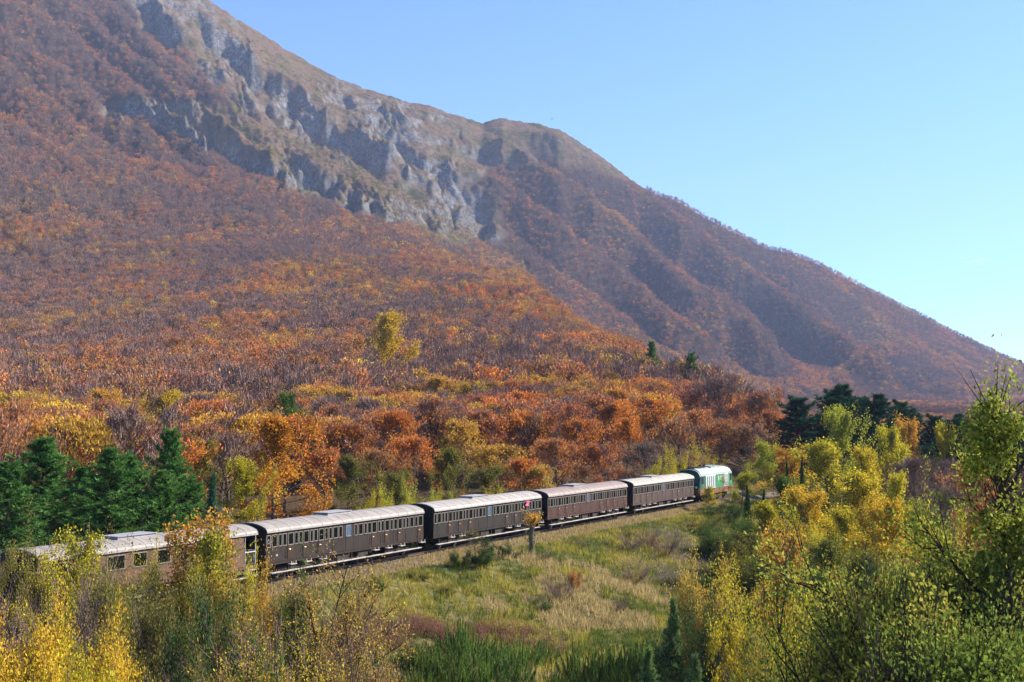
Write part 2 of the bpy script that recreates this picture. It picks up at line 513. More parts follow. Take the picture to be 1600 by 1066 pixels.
# ------------------------------------------------------------------ terrain meshes
def terrain_mat(name, near=False):
    m, nt, out = new_mat(name)
    tc = N(nt, 'ShaderNodeTexCoord'); geo = N(nt, 'ShaderNodeNewGeometry')
    P = tc.outputs['Object']
    if near:
        f1 = noise(nt, 0.35, 6, P); f2 = noise(nt, 2.2, 6, P); f3 = noise(nt, 0.09, 3, P)
        c = ramp(nt, f1, [(0.3, (.135, .115, .045)), (0.5, (.20, .165, .07)), (0.7, (.27, .215, .10))])
        c = mixc(nt, ramp(nt, f2, [(0.4, (0, 0, 0)), (0.7, (1, 1, 1))]), c, (.11, .115, .03))
        c = mixc(nt, ramp(nt, f3, [(0.5, (0, 0, 0)), (0.7, (.35, .35, .35))]), c, (.20, .15, .07))
        at = N(nt, 'ShaderNodeAttribute', attribute_type='GEOMETRY', attribute_name='surf')
        sep = N(nt, 'ShaderNodeSeparateColor'); nt.links.new(at.outputs['Color'], sep.inputs[0])
        litter = ramp(nt, f2, [(0.3, (.05, .035, .022)), (0.7, (.13, .085, .05))])
        c = mixc(nt, sep.outputs[2], c, litter)
        bs = noise(nt, 3.0, 6, P); dist = 0.25
    else:
        at = N(nt, 'ShaderNodeAttribute', attribute_type='GEOMETRY', attribute_name='surf')
        sep = N(nt, 'ShaderNodeSeparateColor'); nt.links.new(at.outputs['Color'], sep.inputs[0])
        rm, gm = sep.outputs[0], sep.outputs[1]
        f1 = noise(nt, 0.02, 6, P); f2 = noise(nt, 0.012, 8, P, 0.65); f3 = noise(nt, 0.09, 8, P, 0.7)
        forest = ramp(nt, f3, [(0.3, (.075, .052, .042)), (0.7, (.14, .09, .06))])
        grass = ramp(nt, f1, [(0.3, (.19, .115, .07)), (0.48, (.25, .16, .10)), (0.58, (.165, .125, .055)), (0.72, (.08, .085, .032))])
        grass = mixc(nt, ramp(nt, f3, [(0.5, (0, 0, 0)), (0.64, (.85, .85, .85))]), grass, (.07, .075, .032))
        f4 = noise(nt, 0.05, 8, P, 0.7, sc=(1, 1, 0.22))
        rock = ramp(nt, f4, [(0.28, (.07, .068, .068)), (0.47, (.22, .21, .205)), (0.7, (.40, .38, .365))])
        f5 = noise(nt, 0.28, 5, P, 0.75, sc=(1, 1, 0.4))
        rock = mixc(nt, 1.0, rock, ramp(nt, f5, [(0.36, (.35, .36, .40)), (0.5, (1, 1, 1)), (0.62, (1.35, 1.33, 1.3))]), 'MULTIPLY')
        rock = mixc(nt, ramp(nt, f3, [(0.5, (0, 0, 0)), (0.66, (.8, .8, .8))]), rock, (.11, .105, .06))
        spz = N(nt, 'ShaderNodeSeparateXYZ'); nt.links.new(geo.outputs['Normal'], spz.inputs[0])
        steep = math_n(nt, 'SUBTRACT', 1.0, spz.outputs[2])
        v = math_n(nt, 'ADD', steep, math_n(nt, 'MULTIPLY_ADD', f2, 0.55, -0.27))
        rf = ramp(nt, v, [(0.20, (0, 0, 0)), (0.29, (1, 1, 1))])
        c = mixc(nt, gm, forest, grass)
        c = mixc(nt, math_n(nt, 'MULTIPLY', rf, rm), c, rock)
        bs = noise(nt, 0.09, 8, P, 0.78); dist = 11.0
    bp = N(nt, 'ShaderNodeBump'); bp.inputs['Strength'].default_value = 0.8; bp.inputs['Distance'].default_value = dist
    nt.links.new(bs, bp.inputs['Height'])
    b = N(nt, 'ShaderNodeBsdfDiffuse'); b.inputs['Roughness'].default_value = 0.6
    nt.links.new(c, b.inputs['Color']); nt.links.new(bp.outputs[0], b.inputs['Normal'])
    nt.links.new(b.outputs[0], out.inputs['Surface'])
    return m
M['ground'] = terrain_mat('dry_grass_ground', True)
M['mountain'] = terrain_mat('mountain_ground', False)

def polar_sheet(name, radii, az, mat):
    A, R = np.meshgrid(az, radii)
    X = R * np.sin(A); Y = R * np.cos(A)
    Z = ground_z(X.ravel(), Y.ravel()).reshape(X.shape)
    n, m = X.shape
    V = np.stack([X, Y, Z], -1).reshape(-1, 3)
    i = np.arange(n - 1)[:, None] * m + np.arange(m - 1)[None]
    F = np.stack([i, i + 1, i + m + 1, i + m], -1).reshape(-1, 4)[:, ::-1]
    mb = MB(); mb.add(V, F)
    me = mb.mesh(name, mat, smooth=True)
    x, y, z = V.T
    surf = np.zeros((len(V), 4), np.float32); surf[:, 3] = 1
    far = (y > 800) & (np.abs(np.arctan2(x, y)) < 0.62)
    if far.any():
        rmk = rock_mask(x[far], y[far], z[far])
        px, py = to_px(x[far], y[far], z[far])
        surf[far, 0] = rmk * rock_detail(px, py)[4]
        surf[far, 1] = rmk
    s, t = st(x, y)
    surf[:, 2] = np.maximum(sstep(-s, 6, 12), sstep(np.hypot(x, y), 120, 200) * sstep(s, 12, 25))
    ca = me.attributes.new('surf', 'FLOAT_COLOR', 'POINT'); ca.data.foreach_set('color', surf.ravel())
    return tag(link(name, me), kind='structure')

half = math.atan(820 / F_PX)
AZ = np.concatenate([np.linspace(-math.pi, -0.75, 26)[:-1], np.linspace(-0.75, -half, 50)[:-1], np.linspace(-half, half, 560), np.linspace(half, 0.75, 50)[1:], np.linspace(0.75, math.pi, 26)[1:]])
AZ2 = np.concatenate([np.linspace(-math.pi, -0.6, 20)[:-1], np.linspace(-0.6, -half, 40)[:-1], np.linspace(-half, half, 640), np.linspace(half, 0.6, 40)[1:], np.linspace(0.6, math.pi, 20)[1:]])
R1 = np.concatenate([[0.05, 1.5], np.geomspace(4, 240, 260)])
R2 = np.geomspace(240, 1150, 130)
R3 = np.concatenate([np.geomspace(1150, 4000, 420), np.geomspace(4000, 7000, 24)[1:]])
polar_sheet('ground', R1, AZ, M['ground'])
polar_sheet('wooded_hillside', R2, AZ, M['mountain'])
polar_sheet('mountain_slope', R3, AZ2, M['mountain'])

# ------------------------------------------------------------------ track bed and railway track
def bed_mat():
    m, nt, out = new_mat('railway_ballast')
    tc = N(nt, 'ShaderNodeTexCoord'); P = tc.outputs['Object']
    f = noise(nt, 9, 4, P, 0.7); g = noise(nt, 0.7, 5, P)
    c = ramp(nt, f, [(0.3, (.06, .05, .05)), (0.5, (.125, .105, .10)), (0.72, (.22, .19, .18))])
    c = mixc(nt, ramp(nt, g, [(0.4, (0, 0, 0)), (0.7, (.6, .6, .6))]), c, (.17, .115, .08))
    bp = N(nt, 'ShaderNodeBump'); bp.inputs['Strength'].default_value = 1.0; bp.inputs['Distance'].default_value = 0.08
    nt.links.new(f, bp.inputs['Height'])
    b = N(nt, 'ShaderNodeBsdfDiffuse'); nt.links.new(c, b.inputs['Color']); nt.links.new(bp.outputs[0], b.inputs['Normal'])
    nt.links.new(b.outputs[0], out.inputs['Surface'])
    return m
M['ballast'] = bed_mat()
T0, T1 = -75.0, 260.0
mb = MB()
prof = [(-4.3, -0.85), (-2.4, -0.22), (1.75, -0.22), (3.1, -0.85)]
ts = np.arange(T0, T1 + .1, 1.0)
V = []
for t in ts:
    for s, z in prof:
        x, y = track_xy(t, s + random.uniform(-.12, .12)); V.append((x, y, z + random.uniform(-.03, .03)))
k = len(prof)
F = [(i * k + j, (i + 1) * k + j, (i + 1) * k + j + 1, i * k + j + 1) for i in range(len(ts) - 1) for j in range(k - 1)]
mb.add(V, np.array(F)[:, ::-1])
tag(link('track_bed', mb.mesh('track_bed', M['ballast'])), kind='structure')

M['rail'] = simple_mat('rusty_rail_steel', (.12, .08, .06), 0.45, 0.6, 0.3, 4)
M['sleeper'] = simple_mat('weathered_sleeper', (.10, .075, .06), 0.9, 0, 0.35, 3)
track = tag(empty('railway_track', (*track_xy(0), 0), TRACK_ROT), 'single line of rusty rails on brown ballast running under the train', 'railway track')
for sy in (-0.7525, 0.7525):
    mb = MB()
    mb.box(T0, T1, sy - .035, sy + .035, -.04, 0); mb.box(T0, T1, sy - .012, sy + .012, -.13, -.04); mb.box(T0, T1, sy - .065, sy + .065, -.15, -.13)
    link('rail', mb.mesh('rail', M['rail']), track)
mb = MB()
for t in np.arange(T0, T1, 0.62):
    o = random.uniform(-.04, .04)
    mb.box(t - .12, t + .12, -1.25 + o, 1.25 + o, -.30, -.153)
so = link('sleepers', mb.mesh('sleepers', M['sleeper']), track); so['kind'] = 'stuff'

# ------------------------------------------------------------------ haze, cloud, bird
def make_haze():
    mb = MB(); mb.box(-6900, 6900, -7050, 7100, -7.2, 1330)
    m, nt, out = new_mat('haze_air')
    v = N(nt, 'ShaderNodeVolumePrincipled')
    v.inputs['Color'].default_value = (*HAZE_COLOR, 1); v.inputs['Density'].default_value = HAZE_DENSITY
    nt.links.new(v.outputs[0], out.inputs['Volume'])
    return tag(link('haze', mb.mesh('haze', m)), kind='stuff')
make_haze()
# ------------------------------------------------------------------ train materials
def paint_mat(name, base, dust, dust_amt=0.3):
    m, nt, out = new_mat(name)
    tc = N(nt, 'ShaderNodeTexCoord'); P = tc.outputs['Object']
    f = noise(nt, 1.3, 6, P); g = noise(nt, 5.0, 5, P, sc=(1.6, 1.6, 0.3)); h = noise(nt, 14, 4, P)
    c = ramp(nt, f, [(0.3, tuple(v * .72 for v in base)), (0.7, tuple(v * 1.28 for v in base))])
    c = mixc(nt, ramp(nt, g, [(0.42, (0, 0, 0)), (0.72, (dust_amt,) * 3)]), c, dust)
    c = mixc(nt, ramp(nt, h, [(0.6, (0, 0, 0)), (0.78, (.35, .35, .35))]), c, tuple(v * .5 for v in base))
    b = N(nt, 'ShaderNodeBsdfPrincipled'); nt.links.new(c, b.inputs['Base Color'])
    b.inputs['Roughness'].default_value = 0.8; b.inputs['Specular IOR Level'].default_value = 0.15
    bp = N(nt, 'ShaderNodeBump'); bp.inputs['Strength'].default_value = 0.1; bp.inputs['Distance'].default_value = 0.004
    nt.links.new(h, bp.inputs['Height']); nt.links.new(bp.outputs[0], b.inputs['Normal'])
    nt.links.new(b.outputs[0], out.inputs['Surface'])
    return m
def roof_mat(name, base, stain, amt=.7):
    m, nt, out = new_mat(name)
    tc = N(nt, 'ShaderNodeTexCoord'); P = tc.outputs['Object']
    f = noise(nt, 0.8, 6, P); g = noise(nt, 3.0, 6, P, 0.65, sc=(1, .22, .22)); h = noise(nt, 25, 3, P)
    c = ramp(nt, f, [(0.3, tuple(v * .8 for v in base)), (0.7, tuple(min(1, v * 1.15) for v in base))])
    c = mixc(nt, ramp(nt, g, [(0.46, (0, 0, 0)), (0.75, (amt,) * 3)]), c, stain)
    c = mixc(nt, ramp(nt, h, [(0.55, (0, 0, 0)), (0.8, (.3, .3, .3))]), c, stain)
    b = N(nt, 'ShaderNodeBsdfPrincipled'); nt.links.new(c, b.inputs['Base Color']); b.inputs['Roughness'].default_value = 0.6
    b.inputs['Specular IOR Level'].default_value = 0.3
    nt.links.new(b.outputs[0], out.inputs['Surface'])
    return m
def glass_mat(name, tint):
    m, nt, out = new_mat(name)
    t = N(nt, 'ShaderNodeBsdfTransparent'); t.inputs['Color'].default_value = (*tint, 1)
    g = N(nt, 'ShaderNodeBsdfGlossy'); g.inputs['Roughness'].default_value = 0.22; g.inputs['Color'].default_value = (.9, .9, .9, 1)
    fr = N(nt, 'ShaderNodeFresnel'); fr.inputs['IOR'].default_value = 1.5
    mx = N(nt, 'ShaderNodeMixShader')
    nt.links.new(math_n(nt, 'MULTIPLY', fr.outputs[0], .45), mx.inputs[0]); nt.links.new(t.outputs[0], mx.inputs[1]); nt.links.new(g.outputs[0], mx.inputs[2])
    nt.links.new(mx.outputs[0], out.inputs['Surface'])
    return m
M['glass'] = glass_mat('carriage_window_glass', (.36, .40, .36))
M['lav_glass'] = simple_mat('blue_frosted_glass', (.06, .11, .19), .25, 0, .15)
M['black'] = simple_mat('sooty_steel_shaded_ends', (.014, .013, .013), .7, 0, .3, 4, dirt=(.035, .028, .024), spec=.2)
M['under'] = simple_mat('brown_brake_dust_steel', (.028, .023, .02), .85, 0, .35, 3, dirt=(.06, .045, .035), spec=.2)
M['step'] = simple_mat('worn_grey_footboard', (.42, .38, .34), .8, 0, .3, 5, dirt=(.15, .12, .1))
M['brass'] = simple_mat('worn_brass', (.75, .55, .28), .3, .9, .15)
M['white'] = simple_mat('white_paint', (.78, .78, .76), .6, 0, .06)
M['sill'] = simple_mat('pale_window_sill', (.50, .48, .45), .6, 0, .2, 6)
M['hatch'] = simple_mat('roof_hatch_grey', (.24, .235, .25), .7, 0, .15, 3)
M['pink'] = simple_mat('pink_red_cloth', (.62, .09, .17), .9, 0, .2)
M['seat'] = simple_mat('carriage_interior_wood', (.10, .06, .035), .7, 0, .3)

def xm(px):                                     # photo column on the near side eave -> metres along the train
    return (px - 418.7) / (412.1 - 0.225 * px) * 20.0

HW, Z0, ZW0, ZW1, ZE = 1.44, 1.17, 2.12, 2.90, 3.10       # half width, body bottom, window bottom / top, eave
_win_px = [(419.9, 426.0), (427.9, 436.2), (438.2, 443.7), (445.0, 451.0), (453.4, 461.4), (463.0, 468.7), (470.0, 475.8), (477.2, 485.2),
           (487.2, 491.8), (493.0, 498.5), (500.5, 508.3), (510.0, 514.8), (516.2, 521.2), (523.0, 530.2), (531.6, 536.9), (543.0, 550.2),
           (555.8, 559.9), (562.0, 568.8), (570.8, 575.1), (576.1, 581.8), (582.9, 589.7), (591.9, 595.8), (597.2, 601.6), (603.2, 609.4),
           (611.3, 615.3), (616.7, 621.8), (623.4, 629.2), (630.6, 634.3), (635.8, 639.8), (641.5, 647.2), (649.0, 653.4), (654.4, 661.2)]
WINS = [(xm(a), xm(b)) for a, b in _win_px]
DOORS = [4, 7, 10, 20, 23, 26, 31]              # window indices that sit in a door

def bxm(*boxes, mat=None, name='part', smooth=False):
    mb = MB()
    for b in boxes: mb.box(*b)
    return mb.mesh(name, mat, smooth)

_mc = {}
def win_meshes(w, sill):
    key = (round(w, 2), sill)
    if key not in _mc:
        h0, h1 = ZW0, ZW1; f = .035
        fr = MB()
        fr.box(0, w, -.03, .02, h0, h0 + f); fr.box(0, w, -.012, .02, h1 - f, h1)
        fr.box(0, f, -.012, .02, h0 + f, h1 - f); fr.box(w - f, w, -.012, .02, h0 + f, h1 - f)
        _mc[key] = (fr, bxm((f, w - f, .004, .010, h0 + f, h1 - f), mat=M['glass'], name='pane'), f)
    return _mc[key]
_frame_cache = {}
def add_window(root, x0, x1, near, mat, lav=False):
    w = x1 - x0
    fr, pane, f = win_meshes(w, 0)
    key = (round(w, 2), mat.name)
    if key not in _frame_cache: _frame_cache[key] = fr.mesh('window', mat)
    o = link('window', _frame_cache[key], root)
    if near: o.location = (x0, -HW, 0)
    else:
        o.location = (x1, HW, 0); o.rotation_euler = (0, 0, math.pi)
    p = link('pane', pane if not lav else bxm((f, w - f, .004, .010, ZW0 + f, ZW1 - f), mat=M['lav_glass'], name='pane'), o)
    if lav: p['label'] = 'blue frosted lavatory pane'
    return o

def roof_profile(zs=0.0):
    return [(-1.53, 3.09), (-1.52, 3.16), (-1.46, 3.28), (-1.33, 3.385), (-1.05, 3.50), (-.7, 3.59), (-.35, 3.64), (0, 3.655),
            (.35, 3.64), (.7, 3.59), (1.05, 3.50), (1.33, 3.385), (1.46, 3.28), (1.52, 3.16), (1.53, 3.09)]
def roof_mesh(L, mat):
    pr = roof_profile(); k = len(pr); mb = MB()
    xs = np.linspace(0, L, 2)
    V = [(x, y, z) for x in xs for y, z in pr]
    mb.add(V, [(j, k + j, k + j + 1, j + 1) for j in range(k - 1)])
    V2 = [(x, y * .985, z - .05) for x in xs for y, z in pr]
    mb.add(V2, [(j, j + 1, k + j + 1, k + j) for j in range(k - 1)])
    for e in (0, L):
        Ve = [(e, y, z) for y, z in pr] + [(e, y * .985, z - .05) for y, z in pr]
        mb.add(Ve, [(j, j + 1, k + j + 1, k + j) for j in range(k - 1)])
    for j in (0, k - 1):
        y, z = pr[j]
        mb.add([(0, y, z), (L, y, z), (L, y * .985, z - .05), (0, y * .985, z - .05)], [(0, 1, 2, 3)])
    return mb.mesh('roof', mat)
_seam = None
def seam_mesh(mat):
    pr = roof_profile(); k = len(pr); mb = MB()
    V = [(x, y * 1.006, z + .012) for x in (-.022, .022) for y, z in pr]
    mb.add(V, [(j, k + j, k + j + 1, j + 1) for j in range(k - 1)])
    V = [(x, y * f, z + d) for x in (-.022,) for f, d in ((1.006, .012), (.99, -.01)) for y, z in pr]
    mb.add(V, [(j, j + 1, k + j + 1, k + j) for j in range(k - 1)])
    V = [(x, y * f, z + d) for x in (.022,) for f, d in ((1.006, .012), (.99, -.01)) for y, z in pr]
    mb.add(V, [(j, k + j, k + j + 1, j + 1) for j in range(k - 1)])
    return mb.mesh('roof_seam', mat)

def wheel_mesh():
    mb = MB(); r = .46
    mb.cyl((0, -.065, 0), (0, .065, 0), r, 24); mb.cyl((0, .065, 0), (0, .095, 0), r + .03, 24)
    mb.cyl((0, -.10, 0), (0, -.065, 0), .12, 12)
    return mb.mesh('wheel', M['under'])
WHEEL = wheel_mesh()
def add_bogie(root, x, wb=2.4):
    mb = MB()
    for sy in (-1, 1):
        y = sy * 1.0
        mb.box(x - wb / 2 - .35, x + wb / 2 + .35, y - .05, y + .05, .52, .74)
        for dx in (-wb / 2, wb / 2):
            mb.box(x + dx - .16, x + dx + .16, y - .12, y + .12, .34, .60)
            mb.cyl((x + dx + .3, y, .56), (x + dx + .3, y, .82), .07, 8); mb.cyl((x + dx - .3, y, .56), (x + dx - .3, y, .82), .07, 8)
        mb.box(x - .3, x + .3, y - .11, y + .11, .44, .86)
    mb.box(x - .25, x + .25, -.99, .99, .60, .86)
    for dx in (-wb / 2, wb / 2): mb.cyl((x + dx, -.70, .46), (x + dx, .70, .46), .075, 8)
    b = link('bogie', mb.mesh('bogie', M['under']), root)
    for dx in (-wb / 2, wb / 2):
        for sy in (-1, 1):
            o = link('wheel', WHEEL, b); o.location = (x + dx, sy * .7525, .46)
            o.rotation_euler = (0, 0, 0 if sy < 0 else math.pi)
    return b
BUF = None
def add_buffers(root, L, z=1.04):
    global BUF
    if BUF is None:
        mb = MB(); mb.cyl((0, 0, 0), (.42, 0, 0), .085, 12); mb.cyl((.42, 0, 0), (.47, 0, 0), .21, 18); mb.box(-.02, .05, -.16, .16, -.16, .16)
        BUF = mb.mesh('buffer', M['black'])
    for x, rz in ((L, 0), (0, math.pi)):
        for sy in (-.875, .875):
            o = link('buffer', BUF, root); o.location = (x, sy, z); o.rotation_euler = (0, 0, rz)
    mb = MB()
    for x, s in ((0, -1), (L, 1)):
        mb.box(min(x, x + s * .35), max(x, x + s * .35), -.05, .05, .93, 1.09)
        mb.tube([(x + s * .3, .0, 1.0), (x + s * .42, 0, .85), (x + s * .5, 0, .6)], [.04, .04, .035], 6)
        mb.tube([(x + s * .1, .3, .95), (x + s * .3, .3, .6), (x + s * .55, .3, .75)], [.025] * 3, 6)
    o = link('coupling', mb.mesh('coupling', M['black']), root); o['kind'] = 'stuff'

def grab_mesh():
    mb = MB()
    mb.tube([(0, -.0, 2.0), (0, -.06, 1.98), (-.07, -.075, 1.85), (-.1, -.08, 1.68), (-.08, -.075, 1.5), (-.02, -.06, 1.38), (-.02, 0, 1.36)], [.02] * 7, 6)
    return mb.mesh('grab_rail', M['black'])  # bowed black tube also draws the curved shadow of the rail
GRAB = grab_mesh()
def handle_mesh():
    mb = MB()
    mb.tube([(0, 0, 0), (0, -.05, 0), (.11, -.055, -.01)], [.016, .016, .012], 6); mb.box(-.035, .035, -.012, 0, -.07, .07)
    return mb.mesh('handle', M['brass'])
HANDLE = handle_mesh()
STEP = bxm((-.30, .30, -.30, 0, -.02, .02), (-.26, -.22, -.26, -.22, .02, .2), (.22, .26, -.26, -.22, .02, .2), mat=M['step'], name='step')

def side_cells(mb, L, wins, doors, sgn):
    """side wall with real openings: lower panel, upper strip, posts; door openings are left to the doors"""
    def bx(x0, x1, z0, z1, t=.05):
        if x1 - x0 < .004: return
        y0, y1 = (-HW, -HW + t) if sgn < 0 else (HW - t, HW)
        mb.box(x0, x1, y0, y1, z0, z1)
    dspan = [(wins[i][0] - .05, wins[i][1] + .05) for i in doors]
    # low & high bands
    cur = 0.0
    for a, b in dspan + [(L, L)]:
        bx(cur, a, Z0, ZW0); cur = b
    bx(0, L, ZW1, ZE)
    cur = 0.0
    for i, (a, b) in enumerate(wins):
        if i in doors: a, b = a - .05, b + .05
        bx(cur, a, ZW0, ZW1); cur = b
    bx(cur, L, ZW0, ZW1)

def make_carriage(t0, L, wins, doors, lav, body, roof, doormat, label, hatch=(9.0, 2.7), lettering=None, seam=True, vest=None):
    cx, cy = track_xy(t0 + L / 2)
    root = tag(empty('passenger_carriage', (cx, cy, 0), TRACK_ROT), label, 'carriage', 'old brown carriages coupled in the train')
    def fix(o):                                  # local x runs from the near end: shift by half a length
        return o
    holder_shift = -L / 2
    objs_before = set()
    mb = MB()
    xa = vest if vest else 0.0
    Lb = L - (vest or 0)
    side_cells(mb, Lb, wins, doors, -1); side_cells(mb, Lb, wins, doors, 1)
    mb.box(0, L, -HW + .05, HW - .05, Z0, Z0 + .06)                 # floor
    mb.box(.0, L, -HW + .02, HW - .02, .99, Z0 - .003)              # solebar
    parts = []
    parts.append(link('body', mb.mesh('body', body), root))
    pr = [(y * .955, z - .055) for y, z in roof_profile()]
    for x, xx in ((0.0, .05), (Lb - .05, Lb)):
        e = MB()
        poly = [(-HW + .052, Z0 + .062)] + pr[1:-1] + [(HW - .052, Z0 + .062)]
        k = len(poly)
        V = [(x, y, z) for y, z in poly] + [(xx, y, z) for y, z in poly]
        e.add(V, [tuple(range(k))]); e.add(V, [tuple(range(2 * k - 1, k - 1, -1))])
        e.add(V, [(j, (j + 1) % k, k + (j + 1) % k, k + j) for j in range(k)])
        link('end_wall', e.mesh('end_wall', M['black']), root)  # end walls are coloured black to hold the shade on them
    for x, s in ((0, -1), (Lb, 1)):
        g = MB()
        a, b = sorted((x + s * .003, x + s * .38))
        g.box(a, b, -.52, -.40, 1.15, 3.05); g.box(a, b, .40, .52, 1.15, 3.05); g.box(a, b, -.52, .52, 3.053, 3.2); g.box(a, b, -.52, .52, 1.06, 1.147)
        a, b = sorted((x + s * .02, x + s * .06))
        g.box(a, b, -1.2, -1.16, 1.3, 2.2); g.box(a, b, 1.16, 1.2, 1.3, 2.2)
        link('gangway', g.mesh('gangway', M['black']), root)
    # interior: seat backs and compartment walls seen through the glass
    it = MB()
    for x in np.arange(1.6, Lb - 1, 1.62):
        it.box(x - .03, x + .03, -1.36, -.35, Z0 + .063, 2.35); it.box(x - .03, x + .03, .35, 1.36, Z0 + .063, 2.35)
        it.box(x + .033, x + .45, -1.36, -.35, Z0 + .4, Z0 + .5); it.box(x + .033, x + .45, .35, 1.36, Z0 + .4, Z0 + .5)
    parts.append(link('seats', it.mesh('seats', M['seat']), root))
    r = link('roof', roof_mesh(L, roof), root); parts.append(r)
    sm = seam_mesh(M['seam'])
    ns = 17
    for i in range(ns):
        o = link('roof_seam', sm, r); o.location = (L * (i + .03) / (ns - .94), 0, 0)
    gt = MB()
    for sy in (-1, 1):
        y, z = sy * 1.395, 3.345
        gt.box(0.01, L - .01, y - .02, y + .02, z - .02, z + .02)
        y2 = sy * 1.545
        gt.box(0.01, L - .01, min(y2, y2 - sy * .03), max(y2, y2 - sy * .03), 3.05, 3.10)
    link('gutter', gt.mesh('gutter', M['gutter']), r)
    if hatch:
        hx, hl = hatch
        hb = MB()
        hb.box(hx - hl / 2, hx + hl / 2, -.62, .62, 3.60, 3.76); hb.box(hx - hl / 2 - .05, hx + hl / 2 + .05, -.68, .68, 3.763, 3.80)
        link('roof_hatch', hb.mesh('roof_hatch', M['hatch']), r)
    # windows and doors on both sides
    for near in (True, False):
        for i, (a, b) in enumerate(wins):
            if i in doors:
                x0, x1 = a - .05, b + .05
                y = -HW if near else HW
                d = MB(); s = -1 if near else 1
                def dy(p, q): 
                    u, v = sorted((y + s * p, y + s * q)); return u, v
                d.box(x0 + .012, x1 - .012, *dy(.018, -.045), Z0, ZW0)
                d.box(x0 + .012, a - .001, *dy(.018, -.045), ZW0, ZW1); d.box(b + .001, x1 - .012, *dy(.018, -.045), ZW0, ZW1)
                d.box(x0 + .03, x1 - .03, *dy(.03, .018), Z0 + .12, Z0 + .16); d.box(x0 + .03, x1 - .03, *dy(.03, .018), ZW0 - .16, ZW0 - .12)
                dr = link('door', d.mesh('door', doormat), root); parts.append(dr)
                w = add_window(dr, a, b, near, M['sillframe']); w.location.y += s * .002
                w.name = 'door_window'
                for ch in list(w.children):
                    ch.parent = dr; ch.location = w.location; ch.rotation_euler = w.rotation_euler
                if near:
                    h = link('handle', HANDLE, dr); h.location = (x0 + .1, y - .018, 1.86)
                    gr = link('grab_rail', GRAB, root); gr.location = (x0 - .07, y, 0); parts.append(gr)
                    sp = link('step', STEP, root); sp.location = ((x0 + x1) / 2, -HW, .90); parts.append(sp)
            else:
                parts.append(add_window(root, a, b, near, M['sillframe'], lav == i))
    # beading strips on the lower panels
    bd = MB()
    for i, (a, b) in enumerate(wins):
        if i in doors or i == 0: continue
        x = a - .06
        if i % 3 == 1 or i == lav: 
            for y0, y1 in ((-HW - .012, -HW), (HW, HW + .012)):
                bd.box(x - .018, x + .018, y0, y1, Z0 + .02, ZW0 - .02)
    for y0, y1 in ((-HW - .014, -HW), (HW, HW + .014)):
        cur = 0.01
        for a, b in [(wins[i][0] - .05, wins[i][1] + .05) for i in doors] + [(Lb - .01, Lb)]:
            if a - cur > .05: bd.box(cur, a - .004, y0, y1, ZW0 - .06, ZW0 - .03)
            cur = b + .004
    parts.append(link('beading', bd.mesh('beading', body), root))
    # underframe, running boards
    u = MB()
    u.box(.4, L - .4, -.5, -.38, .80, .988); u.box(.4, L - .4, .38, .5, .80, .988)
    for x in (L * .42, L * .55):
        for sy in (-1, 1):
            yy = sorted((sy * .6, sy * 1.28)); u.box(x, x + 1.3, yy[0], yy[1], .42, .95)
    for sy in (-1, 1):
        u.tube([(L * .3, sy * 1.1, .97), (L * .4, sy * 1.1, .55), (L * .6, sy * 1.1, .55), (L * .7, sy * 1.1, .97)], [.03] * 4, 5)
    for sy in (-1, 1):
        for x in np.arange(1.0, L - .5, 2.1): u.box(x - .03, x + .03, min(sy * 1.30, sy * 1.34), max(sy * 1.30, sy * 1.34), .52, .986)
    parts.append(link('underframe', u.mesh('underframe', M['under']), root))
    fb = MB()
    for sy in (-1, 1):
        fb.box(.5, L - .4, min(sy * 1.28, sy * 1.56), max(sy * 1.28, sy * 1.56), .47, .515)
    parts.append(link('footboard', fb.mesh('footboard', M['step']), root))
    parts.append(add_bogie(root, 3.0)); parts.append(add_bogie(root, L - 3.0))
    n0 = len(root.children); add_buffers(root, L)
    if vest:
        v = MB()
        v.box(Lb, L, -HW, HW, Z0 + .063, Z0 + .09)
        parts.append(link('vestibule_floor', v.mesh('vestibule_floor', M['under']), root))
        for sy in (-1, 1):
            pl = MB(); pl.cyl((L - .06, sy * 1.36, Z0), (L - .06, sy * 1.36, 3.12), .028, 8); pl.cyl((Lb + .12, sy * 1.40, Z0), (Lb + .12, sy * 1.40, 3.1), .028, 8)
            u, v = sorted((sy * .5, sy * 1.33)); pl.box(L - .085, L - .03, u, v, 1.24, 2.1); pl.box(Lb, L - .05, sy * 1.37 - .01, sy * 1.37 + .01, 2.0, 2.05)
            link('handrail', pl.mesh('handrail', M['sill']), root)
        for k, zz in enumerate((.95, .62)):
            sp = link('step', STEP, root); sp.location = (L - .6, -HW + .02 - .05 * k, zz)
    if lettering:
        lt = MB()
        for (x, z, w, h) in lettering: lt.box(x, x + w, -HW - .006, -HW, z, z + h)
        link('lettering', lt.mesh('lettering', M['white']), root)
    # ring sticker in the first window
    if lav is not None and lettering:
        rg = MB()
        a, b = wins[0]; c = (a + b) / 2
        th = np.linspace(0, 2 * math.pi, 17)
        pts = [(c + .09 * math.cos(q), -HW + .002, 2.5 + .12 * math.sin(q)) for q in th]
        rg.tube(pts, [.018] * 17, 4, caps=False); link('round_sticker', rg.mesh('round_sticker', M['white']), root)
    for ch in root.children: ch.location.x += holder_shift
    return root

